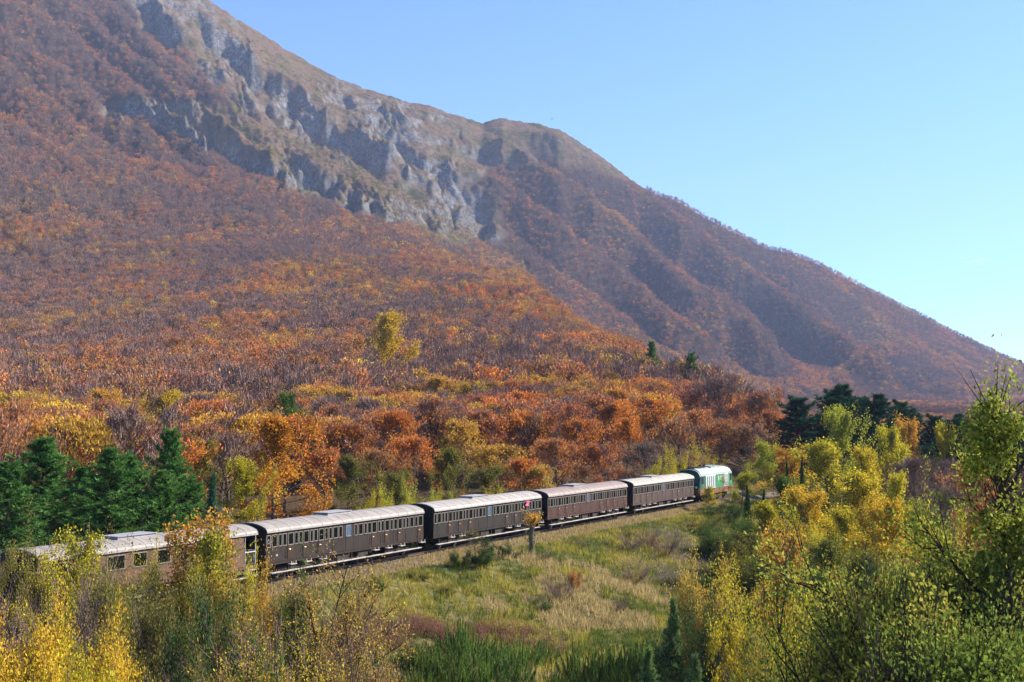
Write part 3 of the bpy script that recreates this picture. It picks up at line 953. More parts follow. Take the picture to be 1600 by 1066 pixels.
M['seam'] = simple_mat('roof_seam_grey', (.23, .21, .20), .8, 0, .2, 6)
M['gutter'] = simple_mat('gutter_grey', (.27, .25, .24), .7, 0, .2, 6)
M['sillframe'] = simple_mat('window_frame_paint', (.21, .19, .17), .55, 0, .3, 6)
roofA = roof_mat('pale_canvas_roof', (.255, .225, .20), (.14, .12, .105))
roofB = roof_mat('whitish_canvas_roof', (.31, .275, .245), (.18, .155, .135))
roofC = roof_mat('cream_roof', (.36, .325, .265), (.22, .19, .155), .5)
roofD = roof_mat('pinkish_brown_roof', (.21, .15, .13), (.30, .25, .205), .8)
bodyA = paint_mat('tan_brown_body', (.12, .066, .042), (.17, .115, .088))
bodyB = paint_mat('dark_brown_body', (.0259, .0187, .0158), (.0612, .0504, .0432))
bodyC = paint_mat('sooty_brown_body', (.0216, .0173, .0151), (.0540, .0468, .0403))
bodyD = paint_mat('red_brown_body', (.0540, .0245, .0194), (.0792, .0598, .0504))
bodyE = paint_mat('dusty_mauve_brown_body', (.0612, .0389, .0338), (.0972, .0756, .0684))
doorB = paint_mat('dark_brown_door', (.0396, .0223, .0166), (.0720, .0540, .0418))
doorD = paint_mat('red_brown_door', (.0634, .0274, .0209), (.0864, .0612, .0504))
doorE = paint_mat('dusty_brown_door', (.0684, .0418, .0360), (.1008, .0756, .0706))

II = [(1.02, 1.52, .03, .12), (1.14, 1.52, .03, .12), (.55, 1.56, .03, .05)]
# first carriage: other windows, open vestibule at its right end
w1 = []
x = .9
for k in range(8):
    w1.append((x, x + (1.05 if k not in (2,) else 1.3))); x += 1.86
w1[-1] = (w1[-1][0], w1[-1][0] + .85)
make_carriage(xm(65.6), xm(405) - xm(65.6), w1, [], None, bodyA, roofA, doorB,
              'tan brown carriage at the tail with larger windows, half hidden behind saplings', hatch=(7.6, 2.9), vest=1.2)
make_carriage(xm(418.7), 18.55, WINS, DOORS, 15, bodyB, roofA, doorB, 'dark brown carriage second from the tail, with a round white sticker in its end window', hatch=(8.9, 2.7), lettering=II)
make_carriage(xm(678.2), 18.35, WINS, DOORS, 15, bodyC, roofB, doorB, 'sooty dark carriage in the middle of the train with a pink cloth at one window', hatch=(8.7, 2.6))
make_carriage(xm(855), 18.6, WINS, DOORS, 15, bodyD, roofD, doorD, 'red brown carriage with a pinkish stained roof, second behind the locomotive', hatch=(8.6, 2.6))
make_carriage(xm(987.5), 18.75, WINS, DOORS, 15, bodyE, roofC, doorE, 'dusty mauve brown carriage with a cream roof coupled to the green locomotive', hatch=(8.6, 2.6))

# pink cloth at a window of the middle carriage
mb = MB()
n = 7; V = []
for i in range(n):
    for j in range(n):
        V.append((i / (n - 1) * .56 - .1 * j / (n - 1), -.10 - .08 * math.sin(i * 1.3 + j * .8) - .05 * j / (n - 1), .42 * (1 - j / (n - 1)) + .05 * math.sin(i * 1.7)))
Fq = [(i * n + j, (i + 1) * n + j, (i + 1) * n + j + 1, i * n + j + 1) for i in range(n - 1) for j in range(n - 1)]
mb.add(V, Fq); V2 = [(a, b + .02, c) for a, b, c in V]; mb.add(V2, np.array(Fq)[:, ::-1])
o = link('cloth', mb.mesh('cloth', M['pink'], True))
tx, ty = track_xy(xm(820), HW)
o.location = (tx, ty, 2.55); o.rotation_euler = (0, 0, TRACK_ROT)
tag(o, 'small pink red cloth fluttering out of a window of the middle carriage', 'cloth')

# ------------------------------------------------------------------ locomotive
def make_loco(t0, L=12.5):
    root = tag(empty('diesel_locomotive', (*track_xy(t0 + L / 2), 0), TRACK_ROT),
               'green and white diesel locomotive with a rusty orange frame pulling the train', 'locomotive')
    green = paint_mat('locomotive_green', (.035, .19, .085), (.06, .22, .11), .4)
    shaded_green = paint_mat('locomotive_shaded_green', (.02, .085, .075), (.04, .11, .1), .4)  # shade on the tail cab, put into its paint as a darker green
    orange = paint_mat('rusty_orange_frame', (.20, .085, .05), (.15, .075, .05), .6)
    palm = roof_mat('pale_blue_grey_roof', (.27, .32, .33), (.17, .20, .21), .4)
    whitem = simple_mat('white_louvre_paint', (.52, .55, .57), .5, 0, .08)
    zf, zb, ze = .92, 1.56, 3.18
    W = 1.48
    pr = [(-W, zb), (-W, ze), (-1.42, 3.46), (-1.25, 3.72), (-.95, 3.93), (-.5, 4.06), (0, 4.10), (.5, 4.06), (.95, 3.93), (1.25, 3.72), (1.42, 3.46), (W, ze), (W, zb)]
    def shell(mb, xs, prof):                     # list of (x, inset toward the middle height)
        k = len(prof); V = []
        for x, f in xs:
            for y, z in prof: V.append((x, y * (1 - .04 * f), zb + (z - zb) * (1 - .05 * f)))
        mb.add(V, [(i * k + j, (i + 1) * k + j, (i + 1) * k + j + 1, i * k + j + 1) for i in range(len(xs) - 1) for j in range(k - 1)])
    side = MB(); top = MB(); cabs = MB()
    lower = pr[:2]; upper = pr[1:-1]; low2 = pr[-2:]
    shell(side, [(1.9, 0), (L - 1.4, 0)], lower); shell(side, [(1.9, 0), (L - 1.4, 0)], low2)
    shell(top, [(.12, 1), (.5, .4), (1.2, 0), (L - 1.2, 0), (L - .5, .4), (L - .12, 1)], upper)
    body = link('body', side.mesh('body', green), root)
    link('roof', top.mesh('roof', palm), root)
    for xa, xb, xc in ((.05, .35, 1.9), (L - .05, L - .35, L - 1.4)):
        c = MB()
        for prof in (lower, low2): shell(c, sorted([(xb, 0), (xc, 0)]), prof)
        s = 1 if xa < L / 2 else -1
        k = [( -1.40, zb), (1.40, zb), (1.40, 2.35), (-1.40, 2.35)]
        V = [(xa, y, z) for y, z in k]; c.add(V, [(0, 1, 2, 3)])                       # lower front
        V = [(xa, -1.40, 2.35), (xa, 1.40, 2.35), (xb, 1.42, 3.46), (xb, -1.42, 3.46)]; c.add(V, [(0, 1, 2, 3)])
        V = [(xb, y, z) for y, z in [(-1.42, 3.4)] + upper[1:-1] + [(1.42, 3.4)]]; c.add(V, [tuple(range(len(V)))])
        for sy in (-1, 1):
            V = [(xa, sy * 1.40, zb), (xb, sy * W, zb), (xb, sy * W, 3.3), (xa, sy * 1.40, 2.35)]; c.add(V, [(0, 1, 2, 3)])
        cb = link('cab', c.mesh('cab', shaded_green if s > 0 else green), root)
        d = Vector((xb - xa, 0, 3.46 - 2.35)).normalized(); nn = -s * .012
        for y0, y1 in ((-1.25, -.1), (.1, 1.25)):
            wmb = MB(); V = []
            for zz, q in ((2.45, .09), (3.25, .81)):
                xx = xa + (xb - xa) * q + nn
                V += [(xx, y0, zz), (xx, y1, zz)]
            Vb = [(a - nn * .9, b, cc) for a, b, cc in V]
            wmb.add(V + Vb, [(0, 1, 3, 2), (4, 6, 7, 5), (0, 4, 5, 1), (1, 5, 7, 3), (3, 7, 6, 2), (2, 6, 4, 0)])
            link('windscreen', wmb.mesh('windscreen', M['darkglass']), cb)
        for y in (-.95, .95):
            hl = MB(); hl.cyl((xa + nn * 6, y, 1.85), (xa, y, 1.85), .14, 16); link('headlight', hl.mesh('headlight', M['white']), cb)
        sw = MB()
        x0, x1 = sorted((xb + s * .15, xb + s * .85))
        for yy in (-1, 1):
            u, v = sorted((yy * (W - .01), yy * (W + .014)))
            sw.box(x0, x1, u, v, 2.25, 3.05)
        link('cab_window', sw.mesh('cab_window', M['darkglass']), cb)
    # white louvre panels left and right of the green panel, near and far side
    def louvres(x0, x1, n):
        for sy in (-1, 1):
            g = MB(); u, v = sorted((sy * (W + .002), sy * (W + .02)))
            g.box(x0, x1, u, v, zb + .02, zb + .10)
            g.box(x0, x1, u, v, ze - .1, ze + .02)
            lo = link('louvre_panel', g.mesh('louvre_panel', whitem), root)
            w = (x1 - x0) / n
            u, v = sorted((sy * (W + .002), sy * (W + .035)))
            bar = bxm((0, w * .46, u, v, zb + .103, ze - .103), mat=whitem, name='louvre_bar')
            for i in range(n):
                o = link('louvre_bar', bar, lo); o.location.x = x0 + i * w + w * .12
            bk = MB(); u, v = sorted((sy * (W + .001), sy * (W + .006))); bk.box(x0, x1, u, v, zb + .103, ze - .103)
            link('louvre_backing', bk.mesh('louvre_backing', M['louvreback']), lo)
    louvres(2.0, 5.75, 5); louvres(8.75, 10.75, 4)
    for xw in (6.7, 7.55):
        w = MB()
        for sy in (-1, 1):
            u, v = sorted((sy * (W - .01), sy * (W + .018))); w.box(xw, xw + .34, u, v, 2.42, 2.98)
        link('window', w.mesh('window', M['sill']), root)
    f = MB()
    f.box(.0, L, -1.5, 1.5, zf, zb - .003)
    for x in (1.5, 3.4, 5.2, 7.0, 8.8, 10.6):
        f.box(x - .03, x + .03, -1.53, -1.5, zf, zb - .01); f.box(x - .03, x + .03, 1.5, 1.53, zf, zb - .01)
    f.box(-.08, .0, -1.35, 1.35, .80, 1.3); f.box(L, L + .08, -1.35, 1.35, .80, 1.3)
    link('frame', f.mesh('frame', orange), root)
    ex = MB(); ex.box(2.2, 4.4, -.55, .55, 4.03, 4.20); link('exhaust_box', ex.mesh('exhaust_box', M['black']), root)
    ex = MB(); ex.box(.9, 2.0, -.4, .4, 4.05, 4.14); ex.cyl((5.0, -.2, 4.0), (5.0, -.2, 4.38), .16, 12); ex.cyl((5.0, .25, 4.0), (5.0, .25, 4.38), .16, 12)
    link('exhaust_stack', ex.mesh('exhaust_stack', M['black']), root)
    fn = MB()
    for x in (6.6, 8.2):
        fn.cyl((x, 0, 4.0), (x, 0, 4.24), .68, 20)
    fn.box(5.7, 9.1, -.85, .85, 3.9, 4.13)
    link('fan_housing', fn.mesh('fan_housing', palm), root)
    tk = MB(); tk.box(L / 2 - 1.5, L / 2 + 1.5, -1.25, 1.25, .35, .917); link('fuel_tank', tk.mesh('fuel_tank', M['under']), root)
    add_bogie(root, 2.7, 2.3); add_bogie(root, L - 2.7, 2.3); add_buffers(root, L)
    for x, sy in ((1.95, -1), (1.95, 1), (L - 1.35, -1), (L - 1.35, 1)):
        hr = MB(); hr.tube([(x, sy * W, 1.7), (x, sy * (W + .06), 1.72), (x, sy * (W + .06), 2.7), (x, sy * W, 2.72)], [.018] * 4, 6)
        link('handrail', hr.mesh('handrail', M['sill']), root)
    for ch in root.children: ch.location.x -= L / 2
    return root
M['darkglass'] = simple_mat('dark_cab_glass', (.02, .03, .035), .08, 0, .2)
M['louvreback'] = simple_mat('louvre_backing_green', (.04, .10, .085), .6, 0, .2)  # darker green sheet between the white louvre bars
make_loco(xm(1091.4))
# ------------------------------------------------------------------ vegetation prototypes
def rot_about(v, axis, ang):
    axis = axis / (np.linalg.norm(axis) + 1e-9)
    return v * math.cos(ang) + np.cross(axis, v) * math.sin(ang) + axis * np.dot(axis, v) * (1 - math.cos(ang))
def unit(v): return v / (np.linalg.norm(v) + 1e-9)

def limbs_tree(rng, h, w, n_limb, start=0.25, asc=(0.5, 1.0), shape='dome', n_sub=5, lean=0.0, top=0.9, sub_len=.42, curve=.25, wild=.2):
    """returns trunk polyline, limb polylines and sub-branch polylines"""
    trunk = []
    p = np.zeros(3); dirv = np.array([rng.normal() * .03 + lean, rng.normal() * .03, 1.0])
    k = 7
    for i in range(k + 1):
        trunk.append(p.copy()); p = p + unit(dirv) * h * top / k
        dirv = dirv + np.array([rng.normal() * .07, rng.normal() * .07, 0])
    trunk = np.array(trunk)
    limbs = []; subs = []
    az = rng.uniform(0, 6.28)
    for i in range(n_limb):
        f = start + (1 - start) * ((i + rng.random()) / n_limb) ** 0.9
        base = np.array([np.interp(f * k, range(k + 1), trunk[:, j]) for j in range(3)])
        az += 2.4 + rng.normal() * .35
        q = (f - start) / (1 - start)
        if shape == 'dome': prof = math.sqrt(max(0.04, 1 - (1.15 * q - .15) ** 2))
        elif shape == 'cone': prof = max(.08, 1.05 - q)
        elif shape == 'vase': prof = .55 + .6 * q if q < .7 else .97 - (q - .7) * 1.5
        elif shape == 'spire': prof = float(np.interp(q, [0, .45, .62, .75, 1], [1, .95, .6, .22, .08]))
        else: prof = .8
        el = asc[0] + (asc[1] - asc[0]) * q + rng.normal() * .12
        hor = w / 2 * prof * rng.uniform(1 - wild * 1.6, 1 + wild)
        L = hor / max(.35, math.cos(el))
        L = min(L, h * .62, max(.12 * h, (h * 1.02 - base[2]) / max(.25, math.sin(max(el, .05)) + curve * .5)))
        d = np.array([math.cos(az) * math.cos(el), math.sin(az) * math.cos(el), math.sin(el)])
        pts = [base]; pp = base.copy(); dd = d.copy()
        for j in range(4):
            pp = pp + dd * L / 4; pts.append(pp.copy())
            dd = unit(dd + np.array([rng.normal() * .12, rng.normal() * .12, curve * .5]))
        limbs.append(np.array(pts))
        for j in range(n_sub):
            g = rng.uniform(.3, 1.0)
            b = np.array([np.interp(g * 4, range(5), np.array(pts)[:, c]) for c in range(3)])
            sd = unit(d + rng.normal(size=3) * .65 + np.array([0, 0, .25]))
            l = L * sub_len * rng.uniform(.6, 1.25) * (1.15 - .5 * g)
            e = b + sd * l; m = (b + e) / 2 + rng.normal(size=3) * l * .06
            subs.append(np.array([b, m, e + np.array([0, 0, l * .12])]))
    for j in range(n_sub):                          # leader
        b = trunk[-1 - (j % 3)]
        sd = unit(np.array([rng.normal() * .45, rng.normal() * .45, 1.0]))
        l = h * (1 - top) * rng.uniform(.7, 1.15)
        subs.append(np.array([b, b + sd * l * .5, b + sd * l]))
    return trunk, limbs, subs

def wood(mb, trunk, limbs, subs, r0, limb_n=4, sub_n=3, sub_r=.012, mat=0):
    k = len(trunk)
    mb.tube(trunk, np.linspace(r0, r0 * .18, k) * np.r_[1.35, np.ones(k - 1)], 7, mat, caps=False)
    for l in limbs: mb.tube(l, np.linspace(r0 * .36, r0 * .09, len(l)), limb_n, mat, caps=False)
    if sub_n:
        for s in subs: mb.tube(s, [sub_r * 1.5, sub_r, sub_r * .4], sub_n, mat, caps=False)

def sub_points(rng, subs, n, sig, lo=.25):
    S = np.array(subs)
    i = rng.integers(0, len(S), n); t = rng.uniform(lo, 1.08, n)[:, None]
    a = np.where(t < .5, S[i, 0] + (S[i, 1] - S[i, 0]) * t * 2, S[i, 1] + (S[i, 2] - S[i, 1]) * (t * 2 - 1))
    ax = S[i, 2] - S[i, 0]; ax /= np.linalg.norm(ax, axis=1)[:, None] + 1e-9
    return a + rng.normal(size=(n, 3)) * sig, ax

PROTO = {}
def reg(kind, w, h, *meshes):                   # keep the size the mesh really has
    V = []
    for me in meshes:
        a = np.zeros(len(me.vertices) * 3, np.float32); me.vertices.foreach_get('co', a); V.append(a.reshape(-1, 3))
    L = V[-1]
    if len(L) < 800: L = np.concatenate(V)
    h0 = float(np.percentile(L[:, 2], 99.3)); c = np.median(L[:, :2], axis=0)
    w0 = 2 * float(np.percentile(np.hypot(L[:, 0] - c[0], L[:, 1] - c[1]), 92))
    PROTO.setdefault(kind, []).append((w0, h0, meshes))

def make_beech(seed, n_twig, n_leaf, leaf=.24, kind='beech', w=7.0, h=11.0, n_limb=26, ns=6):
    rng = np.random.default_rng(seed)
    tr, li, su = limbs_tree(rng, h, w, n_limb, .22, (.55, 1.25), 'dome', ns, wild=.28)
    t = MB(); wood(t, tr, li, su, .17, 4, 3, .018)
    p, ax = sub_points(rng, su, n_twig, .16, .1)
    d = ax * .6 + rng.normal(size=(n_twig, 3)) * .4 + np.array([0, 0, .75]); d /= np.linalg.norm(d, axis=1)[:, None]
    t.blades(p, p + d * rng.uniform(.5, 1.35, n_twig)[:, None], rng.uniform(.03, .06, n_twig), rng, mat=1)
    trunk = t.mesh('trunk', [M['bark'], M['twig']])
    c = MB()
    p, ax = sub_points(rng, su, n_leaf, .34, .2)
    # thin out by noise so that clumps and gaps appear
    keep = fbm(p[:, 0] * .7 + p[:, 2] * .3 + seed * 9, p[:, 1] * .7 + p[:, 2] * .5, seed, 2) > .40
    rho = np.sqrt((np.hypot(p[:, 0], p[:, 1]) / (w * .5)) ** 2 + (np.maximum(p[:, 2] - h * .42, 0) / (h * .56)) ** 2)
    keep &= rho + rng.normal(size=len(p)) * .14 > .62          # leaves sit on the outside of the crown, twigs inside
    p = p[keep]; ax = ax[keep]
    out = np.stack([p[:, 0], p[:, 1], p[:, 2] * .4], 1); out /= np.linalg.norm(out, axis=1)[:, None] + 1e-9
    c.leaves(p + ax * .1 + np.array([0, 0, .12]), leaf * 1.35, rng, .36, .3, axis=ax * .5 + out * .5 + np.array([0, 0, .7]))
    crown = c.mesh('crown', M['leaf'])
    reg(kind, w, h, trunk, crown)
for i in range(3): make_beech(100 + i, 3000, 420, kind='beech_bare')
for i in range(3): make_beech(110 + i, 2600, 5200, kind='beech_half')
for i in range(4): make_beech(120 + i, 1600, 11500, .26, kind='beech_full')

def make_broad(seed, kind, w, h, n_leaf, leaf, n_limb=22, ns=8, sig=.3, start=.2, r0=.15, asc=(.35, 1.2), shape='dome', thr=.4, freq=.8, wild=.35, mat='leaf', bark='bark', twigs=300, up=.2, sub_len=.45, curve=.25, shell=.55, lump_a=.72):
    rng = np.random.default_rng(seed)
    tr, li, su = limbs_tree(rng, h, w, n_limb, start, asc, shape, ns, wild=wild, sub_len=sub_len, curve=curve)
    t = MB(); wood(t, tr, li, su, r0, 4, 3, .012)
    if twigs:
        p, ax = sub_points(rng, su, twigs, .1, .1)
        d = ax + rng.normal(size=(twigs, 3)) * .5 + np.array([0, 0, .3])
        t.blades(p, p + d * rng.uniform(.25, .6, twigs)[:, None] * min(1, h / 5), .022, rng, mat=0)
    trunk = t.mesh('trunk', [M[bark]])
    c = MB()
    p, ax = sub_points(rng, su, n_leaf, sig, .15)
    keep = fbm(p[:, 0] * freq + p[:, 2] * .5 + seed * 9, p[:, 1] * freq + p[:, 2] * .6, seed, 2) > thr
    if shape == 'dome':
        rho = np.sqrt((np.hypot(p[:, 0], p[:, 1]) / (w * .5)) ** 2 + (np.maximum(p[:, 2] - h * .35, 0) / (h * .62)) ** 2)
        lump = fbm(np.arctan2(p[:, 1], p[:, 0]) * 1.4 + seed, p[:, 2] * .55 * 9 / h, seed + 5, 3)
        keep &= (rho + rng.normal(size=len(p)) * .18 > shell) & (rho < lump_a + .75 * lump)
    p = p[keep]; ax = ax[keep]
    c.leaves(p, leaf, rng, .6, up, axis=ax * .5)
    reg(kind, w, h, trunk, c.mesh('crown', M[mat]))
for i in range(4): make_broad(200 + i, 'broad', 6.0, 9.0, 30000, .19, 26, 10, .30, .05, .13, (.1, 1.3), thr=.47, freq=.95, wild=.55, shell=.38, lump_a=1.1, sub_len=.5, curve=.1)
for i in range(2): make_broad(210 + i, 'sapling', 2.4, 5.0, 6200, .13, 20, 8, .17, .18, .05, thr=.42, freq=1.6, twigs=260, shell=.3, lump_a=5)
for i in range(2): make_broad(220 + i, 'thin_sapling', 2.2, 5.0, 900, .12, 16, 7, .14, .3, .05, thr=.42, freq=1.6, twigs=300, shell=.2, lump_a=5)

def make_shrub(seed, kind, w, h, n_leaf, leaf, stems=12, ns=7, sig=.14, thr=.4, freq=1.6, mat='leaf', bark='bark', twigs=500, upr=.9, twig_mat=None, twig_w=.014, thick=1.0, shell=.3):
    rng = np.random.default_rng(seed)
    su = []; t = MB()
    for i in range(stems):
        az = rng.uniform(0, 6.28); rad = math.sqrt(rng.random()) * w * .12
        b = np.array([math.cos(az) * rad, math.sin(az) * rad, 0])
        el = upr + rng.normal() * .22; L = min(h / max(.3, math.sin(el)), w * .5 / max(.25, math.cos(el))) * rng.uniform(.65, 1.05)
        d = np.array([math.cos(az) * math.cos(el), math.sin(az) * math.cos(el), math.sin(el)])
        pts = [b]; pp = b.copy(); dd = d.copy()
        for j in range(4):
            pp = pp + dd * L / 4; pts.append(pp.copy()); dd = unit(dd + rng.normal(size=3) * .14 + np.array([0, 0, .05]))
        pts = np.array(pts)
        t.tube(pts, np.linspace(.022, .006, 5) * thick * (h / 2.5) ** .6, 4, 0, caps=False)
        for j in range(ns):
            g = rng.uniform(.25, 1)
            bb = np.array([np.interp(g * 4, range(5), pts[:, c]) for c in range(3)])
            sd = unit(d * .8 + rng.normal(size=3) * .55 + np.array([0, 0, .35])); l = L * .36 * rng.uniform(.5, 1.2)
            su.append(np.array([bb, bb + sd * l * .5 + rng.normal(size=3) * .03, bb + sd * l]))
    for s in su: t.tube(s, [.008 * thick, .006 * thick, .003], 3, 0, caps=False)
    if twigs:
        p, ax = sub_points(rng, su, twigs, .05, .1)
        d = ax + rng.normal(size=(twigs, 3)) * .45 + np.array([0, 0, .35])
        t.blades(p, p + d * rng.uniform(.2, .55, twigs)[:, None], twig_w, rng, mat=1)
    stems_m = t.mesh('stems', [M[bark], M[twig_mat or 'twig']])
    c = MB()
    p, ax = sub_points(rng, su, n_leaf, sig, .1)
    p[:, 2] = np.abs(p[:, 2])
    keep = fbm(p[:, 0] * freq + p[:, 2] * .7 + seed * 7, p[:, 1] * freq + p[:, 2] * .8, seed, 2) > thr
    rho = np.sqrt((np.hypot(p[:, 0], p[:, 1]) / (w * .5)) ** 2 + (p[:, 2] / h) ** 2)
    keep &= rho + rng.normal(size=len(p)) * .13 > shell
    c.leaves(p[keep], leaf, rng, .6, .25, axis=ax[keep] * .5)
    reg(kind, w, h, stems_m, c.mesh('foliage', M[mat]))
for i in range(4): make_shrub(300 + i, 'shrub', 3.0, 2.6, 9000, .10, thr=.38)
for i in range(3): make_shrub(310 + i, 'bare_shrub', 3.2, 3.2, 700, .085, 16, 10, thr=.3, twigs=1800)
for i in range(3): make_shrub(320 + i, 'big_shrub', 4.2, 4.4, 60000, .094, 36, 13, .18, thr=.37, freq=1.0, twigs=900, upr=.78, shell=.58)
for i in range(2): make_shrub(330 + i, 'open_shrub', 5.0, 4.6, 15000, .085, 24, 12, .12, thr=.44, freq=1.5, twigs=2600, upr=.95, twig_w=.016, bark='darkbark', thick=1.7)
for i in range(3): make_shrub(340 + i, 'low_shrub', 1.6, .8, 1500, .06, 14, 6, .07, thr=.3, twigs=400, upr=.75)

def make_pine(seed, h=13.0, w=6.0, kind='pine', tuft=.42, whorls=17, top_round=.55, bark='darkbark', per=6, nt=12, rag=.25):
    rng = np.random.default_rng(seed)
    t = MB(); c = MB()
    trunk = np.stack([np.cumsum(rng.normal(size=9) * .05), np.cumsum(rng.normal(size=9) * .05), np.linspace(0, h * .97, 9)], 1)
    t.tube(trunk, np.linspace(.2, .03, 9), 7, 0, caps=False)
    P = []; D = []
    for k in range(whorls):
        f = .12 + .86 * k / (whorls - 1)
        z = h * f * .97; q = (f - .12) / .86
        Lw = w / 2 * (max(.06, 1 - q) ** top_round) * (0.75 + .25 * min(1, q * 5)) * rng.uniform(1 - rag, 1 + rag * .5)
        a0 = rng.uniform(0, 6.28)
        for b in range(per):
            a = a0 + 6.283 * b / per + rng.normal() * .2; L = Lw * rng.uniform(.95 - rag, 1.15)
            el = .05 + .85 * q + rng.normal() * .1
            d = np.array([math.cos(a) * math.cos(el), math.sin(a) * math.cos(el), math.sin(el)])
            base = np.array([np.interp(z, trunk[:, 2], trunk[:, 0]), np.interp(z, trunk[:, 2], trunk[:, 1]), z])
            pts = np.array([base, base + d * L * .5, base + d * L + np.array([0, 0, L * .16])])
            t.tube(pts, [.045, .03, .012], 3, 0, caps=False)
            m = nt
            tt = rng.uniform(.25, 1.05, m)[:, None]
            side = np.cross(d, [0, 0, 1])
            pos = np.where(tt < .5, pts[0] + (pts[1] - pts[0]) * tt * 2, pts[1] + (pts[2] - pts[1]) * (tt * 2 - 1))
            pos = pos + side * (rng.normal(size=(m, 1)) * L * .2 * tt) + np.array([0, 0, 1]) * rng.normal(size=(m, 1)) * .12
            P.append(pos); D.append(np.tile(d * .6 + np.array([0, 0, .6]), (m, 1)))
    P = np.concatenate(P); D = np.concatenate(D)
    n_b = 8
    PP = np.repeat(P, n_b, 0); DD = np.repeat(D, n_b, 0)
    dirs = DD + rng.normal(size=PP.shape) * .75; dirs /= np.linalg.norm(dirs, axis=1)[:, None]
    var = np.repeat(rng.random(len(P)), n_b)
    c.blades(PP, PP + dirs * rng.uniform(.7, 1.2, len(PP))[:, None] * tuft, tuft * .2, rng, var=var)
    reg(kind, w, h, t.mesh('trunk', M[bark]), c.mesh('crown', M['needle']))
for i in range(4): make_pine(400 + i, w=8.5, nt=26, whorls=16, rag=.45)
make_pine(420, 3.4, 2.0, 'young_spruce', .18, 15, 1.0, per=6, nt=10); make_pine(421, 3.4, 2.0, 'young_spruce', .18, 16, 1.0, per=6, nt=10)

def make_juniper(seed, w=2.6, h=1.5, spikes=46):
    rng = np.random.default_rng(seed); t = MB(); c = MB()
    for i in range(spikes):
        a = rng.uniform(0, 6.28); r = math.sqrt(rng.random()) * w * .42
        b = np.array([math.cos(a) * r, math.sin(a) * r, 0])
        hh = h * rng.uniform(.55, 1.0) * (1 - .45 * (r / (w * .42)) ** 2)
        d = unit(np.array([math.cos(a) * r * .55, math.sin(a) * r * .55, 1.0]) + rng.normal(size=3) * .1)
        t.tube(np.array([b, b + d * hh * .5, b + d * hh * .95]), [.02, .014, .005], 3, 0, caps=False)
        m = 130; f = rng.uniform(.05, 1, m)[:, None]
        p = b + d * hh * f
        rad = (1.02 - f) ** .8 * .2 * rng.uniform(.7, 1.2, (m, 1))
        o = rng.normal(size=(m, 3)); o /= np.linalg.norm(o, axis=1)[:, None]
        tip = p + o * rad + d * .11
        c.blades(p + o * rad * .35, tip, .035, rng, var=np.clip(.25 + .5 * f[:, 0] + rng.normal(size=m) * .2, 0, 1))
    reg('juniper', w, h, t.mesh('stems', M['darkbark']), c.mesh('foliage', M['needle']))
for i in range(3): make_juniper(440 + i)

# single-mesh trees for the middle distance and the far slopes (their parts are too small to show)
def make_mid(seed, kind, n_twig, n_leaf, w=7.0, h=10.0, leaf=.5, tw=.1):
    rng = np.random.default_rng(seed)
    tr, li, su = limbs_tree(rng, h, w, 14, .25, (.6, 1.25), 'dome', 4, wild=.28)
    m = MB()
    m.tube(tr, np.linspace(.16, .05, len(tr)), 4, 0, caps=False)
    for l in li: m.tube(l[::2], np.linspace(.07, .03, 3), 3, 0, caps=False)
    if n_twig:
        p, ax = sub_points(rng, su, n_twig, .3, .0)
        d = ax * .5 + rng.normal(size=(n_twig, 3)) * .35 + np.array([0, 0, .9]); d /= np.linalg.norm(d, axis=1)[:, None]
        m.blades(p, p + d * rng.uniform(.7, 1.7, n_twig)[:, None], rng.uniform(tw * .7, tw * 1.3, n_twig), rng, mat=1)
    if n_leaf:
        p, ax = sub_points(rng, su, n_leaf, .45, .2)
        m.leaves(p + np.array([0, 0, .2]), leaf, rng, .5, .5, mat=2, axis=ax * .5 + np.array([0, 0, .5]))
    reg(kind, w, h, m.mesh(kind, [M['bark'], M['twig'], M['leaf']]))
for i in range(4): make_mid(500 + i, 'mid_bare', 420, 25)
for i in range(3): make_mid(510 + i, 'mid_half', 260, 160)
for i in range(3): make_mid(520 + i, 'mid_full', 90, 480)
for i in range(3): make_mid(530 + i, 'far_bare', 120, 8, leaf=.9, tw=.24)
for i in range(2): make_mid(540 + i, 'far_half', 70, 45, leaf=.95, tw=.22)
for i in range(2): make_mid(550 + i, 'far_full', 20, 95, leaf=1.0, tw=.2)
# ------------------------------------------------------------------ planting helpers
PAL = dict(orange=(.56, .205, .04), russet=(.44, .175, .065), brown=(.40, .185, .06), shade=(.16, .15, .035), honey=(.46, .31, .06), gold=(.54, .30, .045), yellow=(.56, .37, .035),  # shade: olive darkened to carry the shadow at the foot of the wood
           ygreen=(.47, .39, .032), lime=(.36, .36, .04), olive=(.20, .185, .04), green=(.09, .14, .03), dgreen=(.045, .085, .025),
           pine=(.09, .19, .045), bpine=(.03, .075, .042), juniper=(.15, .22, .05), redbrown=(.26, .09, .055), greybrown=(.20, .15, .11),
           oak=(.15, .19, .035), oakg=(.30, .31, .05), tan=(.36, .26, .13))
def jit(c, rng, a=.14):
    k = 1 + rng.normal() * a
    return tuple(max(.004, v * k * (1 + rng.normal() * a * .45)) for v in c)
PR = np.random.default_rng(99)
PLACED = []                                     # (x, y, radius) of the single trees, so that the forest leaves them room
